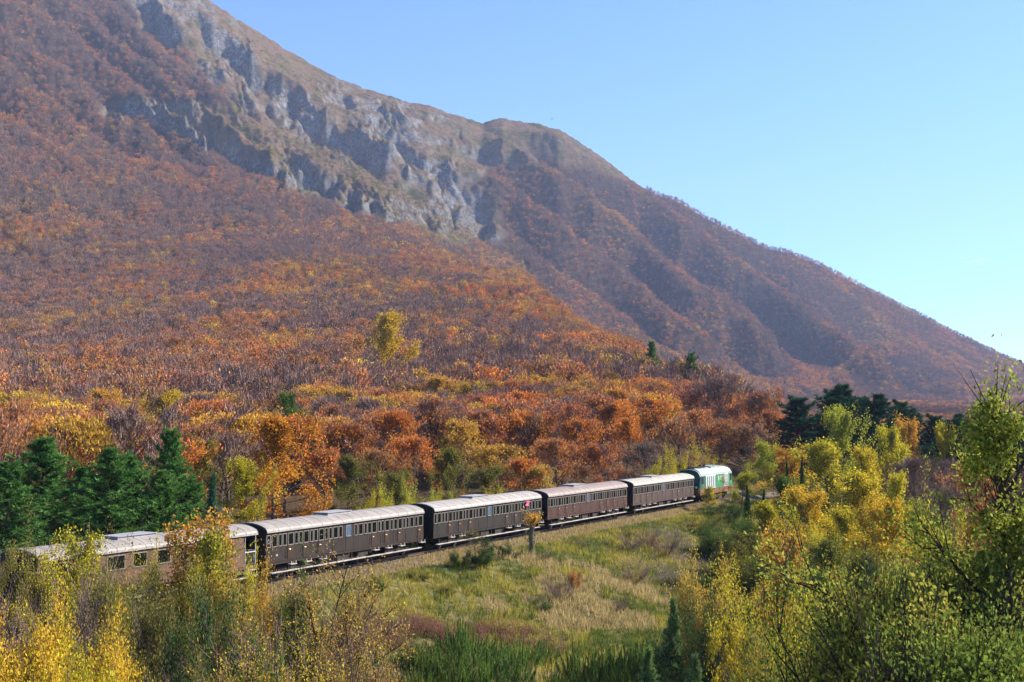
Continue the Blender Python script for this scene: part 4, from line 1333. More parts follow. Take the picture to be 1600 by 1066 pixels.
def plant(kind, name, X, Y, h, w, tint, label=None, cat='tree', group=None, variant=None, zoff=-.1, rz=None, tint2=None):
    protos = PROTO[kind]
    w0, h0, meshes = protos[(variant if variant is not None else int(PR.integers(len(protos)))) % len(protos)]
    z = gz(X, Y) + zoff
    rz = PR.uniform(0, 6.283) if rz is None else rz
    sc = (w / w0, w / w0, h / h0)
    if len(meshes) == 1:
        root = link(name, meshes[0]); root.location = (X, Y, z); root.rotation_euler = (0, 0, rz); root['tint'] = tint
    else:
        root = empty(name, (X, Y, z), rz)
        for me in meshes:
            o = link(me.name.split('.')[0], me, root); o['tint'] = tint
    root.scale = sc
    tag(root, label, cat, group)
    PLACED.append((X, Y, w * .42))
    return root

def spot(kind, name, x, ytop, d, wpx, col, label, cat='tree', group=None, hmin=.5, hmax=40, **k):
    """a plant whose top shows at (x, ytop) when it stands d metres out"""
    p = on_ray(x, ytop, d)
    h = min(max(p.z - gz(p.x, p.y), hmin), hmax)
    w = wpx * d / F_PX
    if 'shrub' in kind: w = max(w, h * .55)
    elif kind == 'broad': w = max(w, h * .42)
    elif kind == 'sapling': w = max(w, h * .3)
    return plant(kind, name, p.x, p.y, h, w, jit(PAL[col] if isinstance(col, str) else col, PR, .07), label, cat, group, **k)
def spot_auto(kind, name, x, ytop, h_want, ratio, col, label, d0=180, d1=620, **k):
    best = min(np.arange(d0, d1, 6.0), key=lambda d: abs(on_ray(x, ytop, d).z - gz(*on_ray(x, ytop, d)[:2]) - h_want))
    return spot(kind, name, x, ytop, float(best), h_want * ratio * F_PX / best, col, label, **k)
def on_ground(kind, name, x, y, wpx, hpx, col, label, cat='shrub', group=None, **k):
    X, Y, z = ground_hit(x, y)
    return plant(kind, name, X, Y, hpx * Y / F_PX * 1.04, wpx * Y / F_PX, jit(PAL[col] if isinstance(col, str) else col, PR, .08), label, cat, group, **k)
def dtrk(x):
    k = (x - 418.7) / (412.1 - .225 * x)
    return 78.3 * (1 + .225 * k)

# ------------------------------------------------------------------ single trees behind the train
GP = 'pines on the far side of the track'
for x, yt, off, w, lab in ((72, 684, 16, 112, 'large bright green pine left of the tail carriage roof, broadest of the row'),
                           (18, 722, 14, 84, 'green pine cut by the left edge of the photo'),
                           (128, 730, 20, 70, 'pine filling the gap between the two broad green pines'),
                           (172, 700, 14, 88, 'dark green pine with a bare pale trunk behind the tail carriage'),
                           (205, 712, 15, 74, 'green pine close beside the pine with the bare pale trunk'),
                           (268, 670, 17, 58, 'slender pine with a knobbly top, tallest behind the tail carriage'),
                           (252, 735, 13, 62, 'low green pine at the foot of the slender knobbly pine'),
                           (300, 748, 16, 52, 'small dark pine right of the slender knobbly pine')):
    spot('pine', 'pine_tree', x, yt, dtrk(x) + off, w * 1.3, 'pine', lab, group=GP)
spot('young_spruce', 'young_pine', 334, 742, dtrk(334) + 9, 34, (.05, .13, .07), 'spindly blue green young pine behind the first carriage roof')
spot('broad', 'beech_tree', 428, 650, 106, 136, (.54, .23, .03), 'big domed golden orange beech behind the gap between first and second carriage', variant=0)
spot('beech_full', 'beech_tree', 446, 648, 118, 130, 'orange', 'tall orange crown just behind the domed golden beech')
spot('broad', 'maple_tree', 388, 716, 96, 72, 'ygreen', 'yellow olive tree standing in front of the domed golden beech', variant=1)
spot('broad', 'maple_tree', 322, 684, 108, 62, 'olive', 'olive tree between the slender pine and the domed golden beech', variant=2)
spot('broad', 'green_tree', 440, 614, 160, 66, 'green', 'green leafy tree rising above the domed golden beech', variant=3)
spot('broad', 'green_tree', 468, 642, 150, 60, 'green', 'lower green tree on the right flank of the green leafy tree', variant=0)
spot('broad', 'maple_tree', 255, 611, 205, 70, 'yellow', 'round golden yellow crown above the slender pine', variant=1)
spot('broad', 'maple_tree', 380, 628, 215, 70, 'gold', 'flat golden crown left of the green leafy tree', variant=2)
spot('broad', 'maple_tree', 615, 490, 320, 88, 'yellow', 'lone big yellow tree high on the wooded hill', variant=3)
spot_auto('broad', 'maple_tree', 918, 536, 8.5, .6, 'lime', 'small yellow green tree near the crest of the wooded hill')
spot_auto('pine', 'pine_tree', 848, 544, 7.0, .7, 'pine', 'small lone dark pine in the orange wood left of the crest')
spot_auto('pine', 'pine_tree', 1082, 552, 6.5, .95, 'pine', 'small lone pine at the right end of the wooded hill crest')
spot_auto('pine', 'pine_tree', 1018, 534, 6.0, .8, 'pine', 'tiny dark pine poking over the crest of the wooded hill')
GB = 'yellow green bushes along the far side of the track'
for x, yt, off, w, c, lab in ((585, 768, 8, 46, 'ygreen', 'yellow green bush behind the second carriage, leftmost of the row'),
                              (618, 757, 9, 58, 'lime', 'bright yellow green bush behind the right end of the second carriage'),
                              (664, 768, 9, 44, 'ygreen', 'bush behind the joint of second and middle carriage'),
                              (694, 766, 9, 50, 'lime', 'pale yellow bush behind the left end of the middle carriage'),
                              (742, 768, 9, 46, 'gold', 'golden bush behind the roof hatch of the middle carriage'),
                              (775, 765, 10, 40, 'ygreen', 'yellow bush right of the roof hatch of the middle carriage'),
                              (1032, 716, 12, 52, 'ygreen', 'yellow green bush behind the last carriage before the locomotive'),
                              (1070, 697, 13, 66, 'ygreen', 'tall yellow green bush rising behind the tail end of the locomotive'),
                              (1112, 712, 11, 46, 'ygreen', 'yellow green bush behind the locomotive roof'),
                              (910, 752, 12, 40, 'olive', 'olive bush behind the red brown carriage')):
    spot('big_shrub', 'bush', x, yt, dtrk(x) + off, w, c, lab, 'bush', GB)
for x, yt, d, w, kind, c, lab in ((1095, 596, 232, 84, 'beech_bare', 'greybrown', 'bare grey brown beech behind the locomotive, left of the two'),
                                  (1135, 588, 226, 80, 'beech_bare', 'greybrown', 'tallest bare beech behind the locomotive with fine dark twigs'),
                                  (1180, 606, 222, 74, 'beech_half', 'russet', 'half bare russet beech at the right end of the wood'),
                                  (1165, 662, 196, 84, 'beech_full', (.33, .17, .09), 'pale brown leaved beech behind and right of the locomotive'),
                                  (1205, 640, 214, 56, 'beech_full', 'russet', 'small russet beech beside the leftmost far pine'),
                                  (1125, 655, 196, 70, 'beech_half', 'brown', 'brown half bare beech above the locomotive roof'),
                                  (1060, 640, 205, 80, 'beech_half', 'brown', 'dim brown beech above the last carriage')):
    spot(kind, 'beech_tree', x, yt, d, w, c, lab, group='beeches at the right end of the wood')

# ------------------------------------------------------------------ trees right of the train
GR = 'yellow green trees right of the locomotive'
right = [
 (1292, 690, 152, 118, 'ygreen', 'broad golden green tree right of the locomotive with a flat wide crown'),
 (1318, 637, 172, 58, 'lime', 'pointed yellow green tree reaching up against the dark pines'),
 (1240, 700, 160, 70, 'gold', 'golden tree nearest the locomotive above the dark ivy trunks'),
 (1376, 668, 158, 84, 'ygreen', 'golden green crown in front of the middle dark pines'),
 (1348, 738, 128, 120, 'ygreen', 'largest yellow tree in the middle of the yellow green stand'),
 (1258, 760, 122, 80, 'yellow', 'round yellow tree below the dark ivy trunks'),
 (1388, 776, 100, 92, 'yellow', 'bright yellow tree with a dark slender stem beside the shadowed hollow'),
 (1308, 796, 106, 82, 'ygreen', 'olive yellow tree in the lower middle of the yellow green stand'),
 (1196, 785, 112, 84, 'ygreen', 'olive yellow tree at the lower left of the yellow green stand'),
 (1158, 738, 148, 46, 'lime', 'narrow green yellow tree touching the nose of the locomotive'),
 (1192, 690, 172, 44, 'lime', 'thin bright lime tree behind the nose of the locomotive'),
 (1340, 700, 150, 70, 'ygreen', 'yellow green tree between the flat wide crown and the middle pines'),
 (1286, 842, 90, 84, 'olive', 'dull olive tree low in the stand beside the young golden tree'),
 (1352, 862, 84, 72, 'olive', 'dull green tree at the foot of the bright yellow tree'),
 (1172, 830, 104, 66, 'olive', 'olive tree at the right edge of the grassy embankment'),
 (1412, 740, 118, 60, 'ygreen', 'yellow tree on the right rim of the stand'),
 (1225, 745, 128, 60, 'green', 'deep green tree under the golden crowns')]
for i, (x, yt, d, w, c, lab) in enumerate(right):
    spot('broad', 'field_maple', x, yt, d, w * 1.12, c, lab, group=GR, variant=i)
spot('sapling', 'young_maple', 1216, 815, 70, 64, 'gold', 'young golden tree with a bare dark stem in front of the yellow green stand', variant=0)
for x, yt, d, w, lab in ((1230, 722, 140, 16, 'dark ivy covered trunk left of its twin below the golden crowns'), (1254, 715, 141, 15, 'dark ivy covered trunk right of its twin below the golden crowns'),
                         (1166, 760, 136, 15, 'dark ivy column at the foot of the narrow green yellow tree'), (1195, 765, 130, 15, 'short dark ivy column left of the two ivy trunks')):
    spot('young_spruce', 'ivy_trunk', x, yt, d, w, 'dgreen', lab, group='ivy covered trunks')
for x, yt, d, w, lab in ((1242, 622, 205, 62, 'leftmost far pine, standing apart with a round dark crown'), (1296, 612, 212, 46, 'dark pine hugging the left side of the tallest far pine'),
                         (1316, 602, 208, 66, 'tallest dark far pine behind the pointed yellow green tree'), (1350, 622, 214, 50, 'dark pine just right of the tallest far pine'),
                         (1374, 617, 206, 56, 'second tallest dark far pine in the middle of the row'), (1402, 628, 212, 48, 'dark far pine right of the second tallest one'),
                         (1428, 640, 222, 44, 'lower dark far pine above the orange topped tree'), (1455, 650, 214, 42, 'small dark far pine above the bare grey thicket'),
                         (1498, 648, 190, 52, 'broad dark pine left of the tall oak tip'), (1534, 656, 188, 44, 'dark pine directly behind the tall oak tip'),
                         (1570, 645, 192, 50, 'dark pine right of the tall oak tip'), (1602, 652, 190, 50, 'dark pine at the right edge behind the oak'),
                         (1478, 662, 205, 36, 'smallest dark pine between the grey thicket and the oak')):
    spot('pine', 'pine_tree', x, yt, d, w * 1.75, 'bpine', lab, group='dark pines beyond the yellow green trees')
spot('broad', 'maple_tree', 1420, 654, 186, 48, 'gold', 'orange topped tree in front of the dark far pines')
spot('broad', 'maple_tree', 1476, 664, 188, 30, 'ygreen', 'pale yellow tree tip between the dark far pines')
for x, yt, d, w, kind, c, lab in ((1440, 712, 138, 96, 'beech_bare', 'greybrown', 'bare grey thicket tree right of the yellow green stand'), (1488, 716, 146, 80, 'beech_bare', 'greybrown', 'bare grey tree below the broad dark pine'),
                                  (1462, 752, 108, 84, 'beech_bare', 'greybrown', 'low bare grey tree over the shadowed hollow'), (1420, 716, 150, 60, 'beech_bare', 'greybrown', 'bare grey tree behind the right rim of the stand'),
                                  (1530, 720, 120, 90, 'beech_half', 'brown', 'brown half bare tree behind the tall oak'), (1585, 730, 122, 90, 'beech_bare', 'greybrown', 'bare tree at the right edge behind the oak')):
    spot(kind, 'bare_tree', x, yt, d, w, c, lab, group='bare trees right of the yellow stand')
for x, yt, d, w, kind, c, lab in ((1500, 752, 118, 56, 'big_shrub', 'orange', 'orange red bush left of the oak trunk'), (1480, 790, 92, 62, 'big_shrub', 'ygreen', 'yellow bush under the orange red bush'),
                                  (1470, 872, 58, 74, 'big_shrub', 'olive', 'olive bush in front of the shadowed hollow'), (1425, 888, 62, 50, 'shrub', 'redbrown', 'reddish bush low in front of the hollow'),
                                  (1400, 886, 60, 52, 'shrub', 'olive', 'small olive bush left of the reddish bush'), (1130, 782, 140, 56, 'big_shrub', 'dgreen', 'dark shaded bush at the top of the embankment beside the track'),
                                  (1100, 800, 128, 44, 'big_shrub', 'olive', 'olive bush on the upper embankment near the locomotive'), (1150, 840, 104, 60, 'big_shrub', 'olive', 'olive bush on the right edge of the embankment'),
                                  (1112, 872, 72, 92, 'big_shrub', 'honey', 'golden yellow bush at the lower right of the embankment'), (1150, 935, 64, 84, 'big_shrub', 'dgreen', 'dark green bush below the golden yellow bush'),
                                  (1190, 905, 60, 74, 'big_shrub', 'ygreen', 'yellowish bush at the foot of the young golden tree'), (1085, 940, 62, 60, 'big_shrub', 'dgreen', 'dark bush between the young spruce and the golden bush'),
                                  (1230, 930, 52, 90, 'big_shrub', 'ygreen', 'yellow bush in the lower right corner beside the oak scrub'), (1200, 985, 48, 90, 'big_shrub', 'olive', 'olive scrub at the lower right beside the spruce'),
                                  (1260, 1000, 44, 100, 'big_shrub', 'olive', 'olive scrub at the bottom of the photo left of the oaks'), (1300, 880, 66, 70, 'big_shrub', 'dgreen', 'shadowy bush behind the oak scrub'),
                                  (1240, 870, 74, 50, 'big_shrub', 'dgreen', 'shadowy dark bush right of the young golden stem')):
    spot(kind, 'bush', x, yt, d, w * 1.3, c, lab, 'bush', 'bushes at the right of the embankment')

fr = np.random.default_rng(17)
nf = 0
for px in np.arange(1140, 1440, 19):
    for dd in (82, 100, 122, 148):
        x = px + fr.uniform(-10, 10); d = dd + fr.uniform(-7, 7)
        X0 = (x - CX) / F_PX * d; s0, _ = st(X0, d)
        if s0 < 11: continue
        cc = ('ygreen', 'olive', 'green', 'lime', 'gold')[int(fr.integers(5))]
        word = dict(ygreen='yellow green', olive='olive', green='green', lime='lime green', gold='golden')[cc]
        row = {82: 'front row', 100: 'second row', 122: 'third row', 148: 'back row'}[dd]
        side = 'left part' if x < 1235 else ('middle' if x < 1340 else 'right part')
        plant('big_shrub', 'bush', X0, d, fr.uniform(2.6, 5.2), fr.uniform(3.8, 6.0), jit(PAL[cc], fr, .1), f'{word} understorey bush, {row}, {side} of the yellow green stand', 'bush', 'understorey bushes of the yellow green stand')

# ------------------------------------------------------------------ foreground oaks at the right
make_broad(600, 'oak_tall', 7.0, 12.6, 60000, .085, 46, 14, .17, .05, .16, (.0, 1.0), 'spire', .46, .6, curve=.12, mat='leaf_gloss', bark='darkbark', twigs=300, sub_len=.5, wild=.45)
make_broad(601, 'oak_low', 4.4, 5.4, 52000, .06, 44, 13, .14, .05, .10, (.15, 1.2), 'dome', .38, 1.0, curve=.12, shell=.35, lump_a=5, mat='leaf_gloss', bark='darkbark', twigs=300, wild=.35)
make_broad(602, 'oak_low', 4.4, 5.4, 52000, .06, 44, 13, .14, .05, .10, (.15, 1.2), 'dome', .38, 1.0, curve=.12, shell=.35, lump_a=5, mat='leaf_gloss', bark='darkbark', twigs=300, wild=.35)
GO = 'oaks in the right foreground'
spot('oak_tall', 'oak_tree', 1556, 588, 31, 520, 'oakg', 'tall young oak with a long leafy tip against the far hills', group=GO, hmax=16)
spot('oak_tall', 'oak_tree', 1650, 640, 33, 480, 'oak', 'oak cut by the right edge of the photo', group=GO, hmax=16)
for x, yt, d, w, c, v, lab in ((1530, 800, 29, 260, 'oak', 0, 'dark leafy oak low beside the tall oak trunk'), (1460, 905, 28, 230, 'oakg', 1, 'bright green oak scrub left of the tall oak'),
                               (1380, 885, 31, 170, 'oakg', 0, 'yellow green oak scrub with spiky tips, leftmost of the oaks'), (1330, 930, 30, 190, 'oak', 1, 'oak scrub at the bottom edge below the shadowed hollow'),
                               (1400, 980, 25, 230, 'oak', 0, 'dark oak scrub at the bottom edge, middle of the three'), (1520, 960, 24, 260, 'oak', 1, 'dark oak scrub at the bottom right below the tall oak'),
                               (1590, 760, 32, 200, 'oakg', 1, 'bright oak bough mass at the right edge')):
    spot('oak_low', 'oak_scrub', x, yt, d, w * 1.9, c, lab, group=GO, variant=v, hmax=12)

# ------------------------------------------------------------------ foreground at the left and bottom
GL = 'bushes in the left foreground'
left = [
 ('big_shrub', 150, 878, 59, 84, 'olive', 'olive bush covering the lower side of the first carriage near its tail'), ('bare_shrub', 196, 872, 58, 84, 'greybrown', 'grey twiggy bush against the first carriage left of its wide window'),
 ('big_shrub', 238, 884, 58, 80, 'olive', 'olive bush against the first carriage right of its wide window'), ('big_shrub', 346, 876, 60, 60, 'ygreen', 'yellow green bush right of the sapling with the pale stem'),
 ('big_shrub', 22, 852, 58, 100, 'olive', 'olive bush at the left edge by the tail of the train'), ('big_shrub', 95, 866, 57, 95, 'ygreen', 'yellow bush hiding the tail end of the first carriage'),
 ('sapling', 128, 822, 60, 62, 'ygreen', 'yellow sapling rising over the roof of the first carriage'), ('thin_sapling', 70, 856, 59, 50, 'ygreen', 'thin yellow sapling at the tail of the first carriage'),
 ('sapling', 300, 797, 62, 92, 'gold', 'orange topped sapling in front of the first carriage'), ('sapling', 312, 828, 60, 76, 'lime', 'green sapling with a pale stem in front of the first carriage'),
 ('big_shrub', 215, 884, 57, 100, 'olive', 'olive bush below the windows of the first carriage'), ('big_shrub', 268, 872, 59, 66, 'ygreen', 'yellow bush left of the green sapling'),
 ('big_shrub', 372, 882, 60, 76, 'gold', 'golden bush below the open vestibule of the first carriage'), ('bare_shrub', 175, 896, 53, 110, 'greybrown', 'bare grey bush in front of the yellow sapling'),
 ('bare_shrub', 60, 905, 51, 120, 'greybrown', 'bare grey bush behind the bright yellow bush'), ('bare_shrub', 10, 900, 52, 90, 'brown', 'brownish bare bush at the left edge'),
 ('big_shrub', 246, 925, 51, 116, 'olive', 'olive bush in the middle of the left thicket'), ('big_shrub', 330, 915, 52, 100, 'dgreen', 'dark shaded bush below the sapling with the pale stem'),
 ('big_shrub', 350, 900, 56, 70, 'olive', 'small olive bush beside the golden bush'), ('big_shrub', 432, 902, 62, 84, 'green', 'green bush left of the open golden shrub'),
 ('big_shrub', 150, 930, 48, 110, 'olive', 'dull olive bush right of the bright yellow bush'), ('big_shrub', 110, 958, 44, 140, 'yellow', 'bright yellow bush, largest at the lower left'),
 ('big_shrub', 28, 946, 44, 120, 'yellow', 'bright yellow bush at the lower left edge'), ('big_shrub', 175, 1005, 41, 90, 'yellow', 'yellow bush at the bottom left of the red brown strip'),
 ('big_shrub', 60, 1005, 38, 160, 'yellow', 'yellow bush at the bottom left corner'), ('big_shrub', 130, 1020, 37, 150, 'ygreen', 'yellow green bush at the bottom edge'),
 ('shrub', 285, 1035, 42, 70, 'olive', 'small olive bush at the bottom between yellow and red shrubs'), ('shrub', 365, 1022, 44, 50, 'green', 'small green bush beside the open golden shrub'),
 ('shrub', 316, 940, 50, 60, 'dgreen', 'dark low bush in the shade of the left thicket'),
 ('open_shrub', 505, 870, 63, 190, 'honey', 'large open golden shrub with bare dark branches in the foreground'), ('open_shrub', 430, 948, 56, 140, 'olive', 'olive shrub left of the large open golden one'),
 ('open_shrub', 560, 950, 55, 130, 'honey', 'golden shrub right of the large open one'), ('open_shrub', 470, 985, 48, 170, 'ygreen', 'yellow green shrub at the bottom below the large open golden one'),
 ('open_shrub', 395, 1000, 45, 110, 'gold', 'orange gold shrub at the bottom edge left of centre'), ('bare_shrub', 590, 985, 54, 80, 'greybrown', 'bare twiggy shrub beside the juniper patch')]
for i, (kd, x, yt, d, w, c, lab) in enumerate(left):
    spot(kd, 'sapling' if 'sapling' in kd else 'bush', x, yt, d, w * (1.25 if 'sapling' in kd else 1.35), c, lab, 'sapling' if 'sapling' in kd else 'bush', GL, variant=i)

# pollard by the track and small plants on the embankment
X, Y, Z = ground_hit(830, 866)
pol = tag(empty('pollard_tree', (X, Y, Z - .1)), 'small leaning pollard with a thick trunk beside the middle carriage', 'tree')
mb = MB(); mb.tube([(0, 0, 0), (.05, 0, .8), (-.03, 0, 1.7), (.12, 0, 2.5), (.1, .05, 2.9)], [.24, .19, .18, .24, .14], 9)
rg = np.random.default_rng(5); tw = []
for i in range(14):
    a = rg.uniform(0, 6.28); b = np.array([.1, 0, 2.55]); d = np.array([math.cos(a) * .6, math.sin(a) * .6, rg.uniform(.15, .9)])
    pts = [b, b + d * .5, b + d * rg.uniform(.8, 1.3)]; mb.tube(pts, [.06, .035, .015], 4); tw.append(np.array([pts[0], pts[1], pts[2]]))
link('trunk', mb.mesh('trunk', M['bark']), pol)
c = MB(); p, ax = sub_points(rg, tw, 900, .16, .4); c.leaves(p, .13, rg, .6, .2)
o = link('crown', c.mesh('crown', M['leaf']), pol); o['tint'] = PAL['gold']
p, ax = sub_points(rg, [np.array([(0, 0, .8), (0, 0, 1.4), (.05, 0, 2.2)])], 260, .22, .0)
c = MB(); c.leaves(p, .12, rg); o = link('ivy', c.mesh('ivy', M['leaf']), pol); o['tint'] = PAL['dgreen']
GE = 'small shrubs on the grassy embankment'
emb = [(748, 884, 60, 40, 'dgreen', 'dark green shrub below the thin sapling at the middle carriage'), (796, 872, 46, 26, 'dgreen', 'dark shrub left of the pollard'),
       (716, 886, 36, 26, 'green', 'small green shrub left of the thin sapling shrub'), (845, 955, 34, 22, 'green', 'lone round green shrub in the middle of the embankment'),
       (985, 862, 50, 40, 'greybrown', 'twiggy shrub high on the right of the embankment'), (1012, 858, 36, 34, 'redbrown', 'reddish shrub beside the twiggy one high on the embankment'),
       (992, 912, 44, 36, 'greybrown', 'grey shrub in the right middle of the embankment'), (1050, 916, 38, 28, 'greybrown', 'grey shrub nearest the golden bush'),
       (874, 938, 46, 36, 'greybrown', 'grey leaning shrub in the centre of the embankment'), (970, 956, 34, 26, 'greybrown', 'low grey shrub below the right middle one'),
       (898, 920, 26, 30, 'brown', 'thin brown shrub right of the grey leaning one'), (655, 905, 34, 18, 'olive', 'low olive shrub near the second carriage'),
       (1040, 868, 50, 40, 'greybrown', 'bare shrub at the upper right rim of the embankment'), (905, 855, 30, 18, 'redbrown', 'little reddish shrub close to the track shoulder'),
       (700, 930, 30, 18, 'olive', 'little olive tuft shrub left of centre'), (850, 876, 24, 18, 'redbrown', 'small reddish shrub right of the pollard foot'),
       (590, 925, 34, 26, 'green', 'green shrub right of the large open golden shrub top'), (985, 840, 24, 14, 'olive', 'olive tuft shrub near the red brown carriage')]
for i, (x, y, w, hh, c, lab) in enumerate(emb):
    on_ground('bare_shrub' if c in ('greybrown', 'redbrown') else 'shrub', 'shrub', x, y, w, hh, c, lab, 'shrub', GE, variant=i)
X, Y, Z = ground_hit(742, 886)
plant('thin_sapling', 'sapling', X, Y, 2.9, 1.6, PAL['olive'], 'thin grey green sapling beside the middle carriage', 'sapling')
X, Y, Z = ground_hit(1108, 800, 60, 200)
plant('sapling', 'sapling', X, Y, 3.0, 2.0, PAL['ygreen'], 'small yellow sapling at the track edge by the locomotive', 'sapling')
spot('young_spruce', 'young_spruce', 1042, 938, 63, 62, (.17, .25, .085), 'young spruce with a thin pointed tip at the foot of the embankment', variant=0)
spot('young_spruce', 'young_spruce', 1018, 1012, 61, 50, (.17, .25, .085), 'low green spruce left of the young spruce with the thin tip', variant=1)
spot('young_spruce', 'young_spruce', 1080, 1025, 58, 56, (.17, .25, .085), 'low green spruce right of the young spruce with the thin tip', variant=0)
GJ = 'low green junipers at the bottom of the photo'
jn = [(720, 1028, 62, 42), (652, 1046, 60, 30), (690, 1052, 60, 34), (735, 1058, 66, 36), (775, 1050, 56, 34), (815, 1040, 56, 30), (848, 1036, 40, 24), (700, 1075, 66, 38), (755, 1080, 66, 38),
      (800, 1068, 58, 34), (770, 1028, 40, 24), (905, 1060, 56, 34), (950, 1062, 60, 36), (990, 1058, 54, 40), (930, 1082, 60, 36), (985, 1088, 66, 42), (1035, 1070, 60, 46), (1080, 1075, 60, 48),
      (1010, 1040, 44, 34), (865, 1085, 50, 26), (650, 1078, 50, 26), (1100, 1100, 70, 56)]
def jl(i, x, y):
    if i == 0: return 'tallest juniper bush, standing upright at the back of the juniper patch'
    side = 'left juniper patch' if x < 870 else 'right juniper patch'
    row = 'back row' if y < 1045 else ('middle row' if y < 1066 else 'front row')
    return f'spiky low juniper, {row}, {side}'
for i, (x, y, w, hh) in enumerate(jn):
    on_ground('juniper', 'juniper', x, y, w * 1.25, hh * 1.35, 'juniper', jl(i, x, y), 'juniper', GJ, variant=i)

# ------------------------------------------------------------------ the wood behind the train: the nearest trees one by one
COLS_RNG = np.random.default_rng(31)
def tint_class(X, Y, rng, near):
    a = fbm(np.array([X / 26.0]), np.array([Y / 34.0]), 71, 3)[0] + rng.normal() * .10
    b = fbm(np.array([X / 30.0 + 50]), np.array([Y / 40.0]), 72, 3)[0] + rng.normal() * .08
    if near and b > .50:
        return ('broad', 'shade', 'shaded olive') if rng.random() < .3 else ('beech_full', 'brown', 'brown orange')
    if a < .37: return ('beech_bare', 'greybrown', 'bare grey') if rng.random() < .8 else ('beech_half', 'russet', 'thinly russet')
    if a < .44: return ('beech_half', 'russet', 'thinly russet') if rng.random() < .6 else ('beech_half', 'orange', 'thinly orange')
    if b > .52: return ('beech_full', 'gold', 'golden orange')
    if a < .58: return ('beech_full', 'orange', 'rusty orange')
    return ('beech_full', 'russet', 'russet red') if rng.random() < .7 else ('beech_half', 'brown', 'half bare')
def behind(px):
    for lim, nm in ((60, 'left of the tail carriage'), (400, 'behind the first carriage'), (664, 'behind the second carriage'), (845, 'behind the middle carriage'), (980, 'behind the red brown carriage'), (1088, 'behind the cream roofed carriage')):
        if px < lim:
            if nm.startswith('left'): return nm
            lo = {400: 60, 664: 400, 845: 664, 980: 845, 1088: 980}[lim]
            f = (px - lo) / (lim - lo)
            return nm.replace('behind', ('behind left end of', 'behind left half of', 'behind middle of', 'behind right half of', 'behind right end of')[min(4, max(0, int(f * 5)))])
    return 'behind the locomotive'
WALL = [(545, 712, 26, 80, 'broad', 'shade', 'shaded olive tree behind the middle of the second carriage'), (596, 700, 30, 84, 'beech_full', 'brown', 'brown crowned beech above the yellow green bush by the second carriage'),
        (650, 682, 32, 92, 'beech_full', 'orange', 'bright orange crown above the joint of second and middle carriage'), (705, 700, 24, 74, 'broad', 'shade', 'shaded olive tree below the bright orange crown'),
        (726, 655, 44, 90, 'beech_full', 'gold', 'golden crown high behind the left half of the middle carriage'), (788, 694, 26, 108, 'beech_full', 'gold', 'wide golden orange dome behind the middle carriage roof hatch'),
        (846, 726, 16, 66, 'beech_full', 'honey', 'honey coloured low crown behind the joint of middle and red brown carriage'), (830, 640, 46, 90, 'beech_full', 'orange', 'orange crown behind the wide golden orange dome'),
        (900, 655, 30, 88, 'beech_full', 'orange', 'big orange crown behind the left end of the red brown carriage'), (936, 690, 20, 82, 'beech_full', 'russet', 'russet crown reaching the roof of the red brown carriage'),
        (978, 650, 34, 62, 'beech_full', 'orange', 'narrow orange crown behind the right end of the red brown carriage'), (1008, 690, 22, 74, 'beech_half', 'greybrown', 'dim grey brown tree behind the left end of the last carriage'),
        (1050, 650, 34, 86, 'beech_half', 'brown', 'thin brown tree above the yellow green bushes by the locomotive'), (1012, 622, 60, 84, 'beech_full', 'orange', 'orange crown high behind the last carriage'),
        (620, 640, 60, 96, 'beech_full', 'orange', 'orange crown above the brown crowned beech, behind the second carriage'), (676, 630, 64, 90, 'beech_half', 'russet', 'thin russet crown above the bright orange crown'),
        (760, 640, 50, 84, 'beech_full', 'russet', 'russet crown between the golden crown and the orange one by the roof hatch'), (870, 685, 26, 84, 'beech_full', 'brown', 'brown orange crown left of the big orange crown'),
        (955, 625, 56, 96, 'beech_full', 'orange', 'orange crown above the russet crown by the red brown carriage'), (560, 655, 58, 96, 'beech_half', 'russet', 'thin russet crown above the shaded olive tree by the second carriage'),
        (820, 715, 18, 70, 'beech_full', 'orange', 'low orange crown behind the right end of the middle carriage'), (760, 728, 18, 66, 'broad', 'shade', 'shaded olive bushy tree under the wide golden orange dome'),
        (620, 735, 18, 76, 'broad', 'shade', 'shaded olive bushy tree behind the yellow green bushes of the second carriage'), (1085, 640, 46, 78, 'beech_full', 'russet', 'russet tree left of the bare beeches behind the locomotive'), (506, 700, 36, 80, 'beech_full', 'russet', 'russet tree right of the domed golden beech')]
for x, yt, off, w, kd, c, lab in WALL:
    spot(kd, 'beech_tree' if kd != 'broad' else 'hornbeam_tree', x, yt, dtrk(x) + off, w, c, lab, group='tall crowns close behind the train')
# crowns the photograph shows clear of the trees in front: (column, half width, lowest visible row, distance)
CLEAR = [(428, 60, 790, 112), (388, 36, 800, 96), (322, 30, 760, 108), (440, 30, 690, 160), (468, 30, 690, 150), (255, 38, 655, 205), (380, 38, 645, 215), (615, 48, 528, 320),
         (268, 30, 790, 96), (334, 16, 790, 86), (1135, 45, 690, 226), (1165, 45, 730, 196), (1180, 40, 680, 222), (1095, 45, 680, 232), (918, 14, 565, 300), (848, 13, 565, 300), (1082, 15, 565, 300)] + [(x, w * .45, yt + 40, dtrk(x) + off) for x, yt, off, w, kd, c, lab in WALL]
def hides(px, Y, h, w):
    top = to_px(0.0, Y, gz((px - CX) / F_PX * Y, Y) + h)[1]
    hw = w / 2 / Y * F_PX
    return any(Y < d and abs(px - c) < a + hw * .7 and top < yb for c, a, yb, d in CLEAR)
cand = []
tries = 0
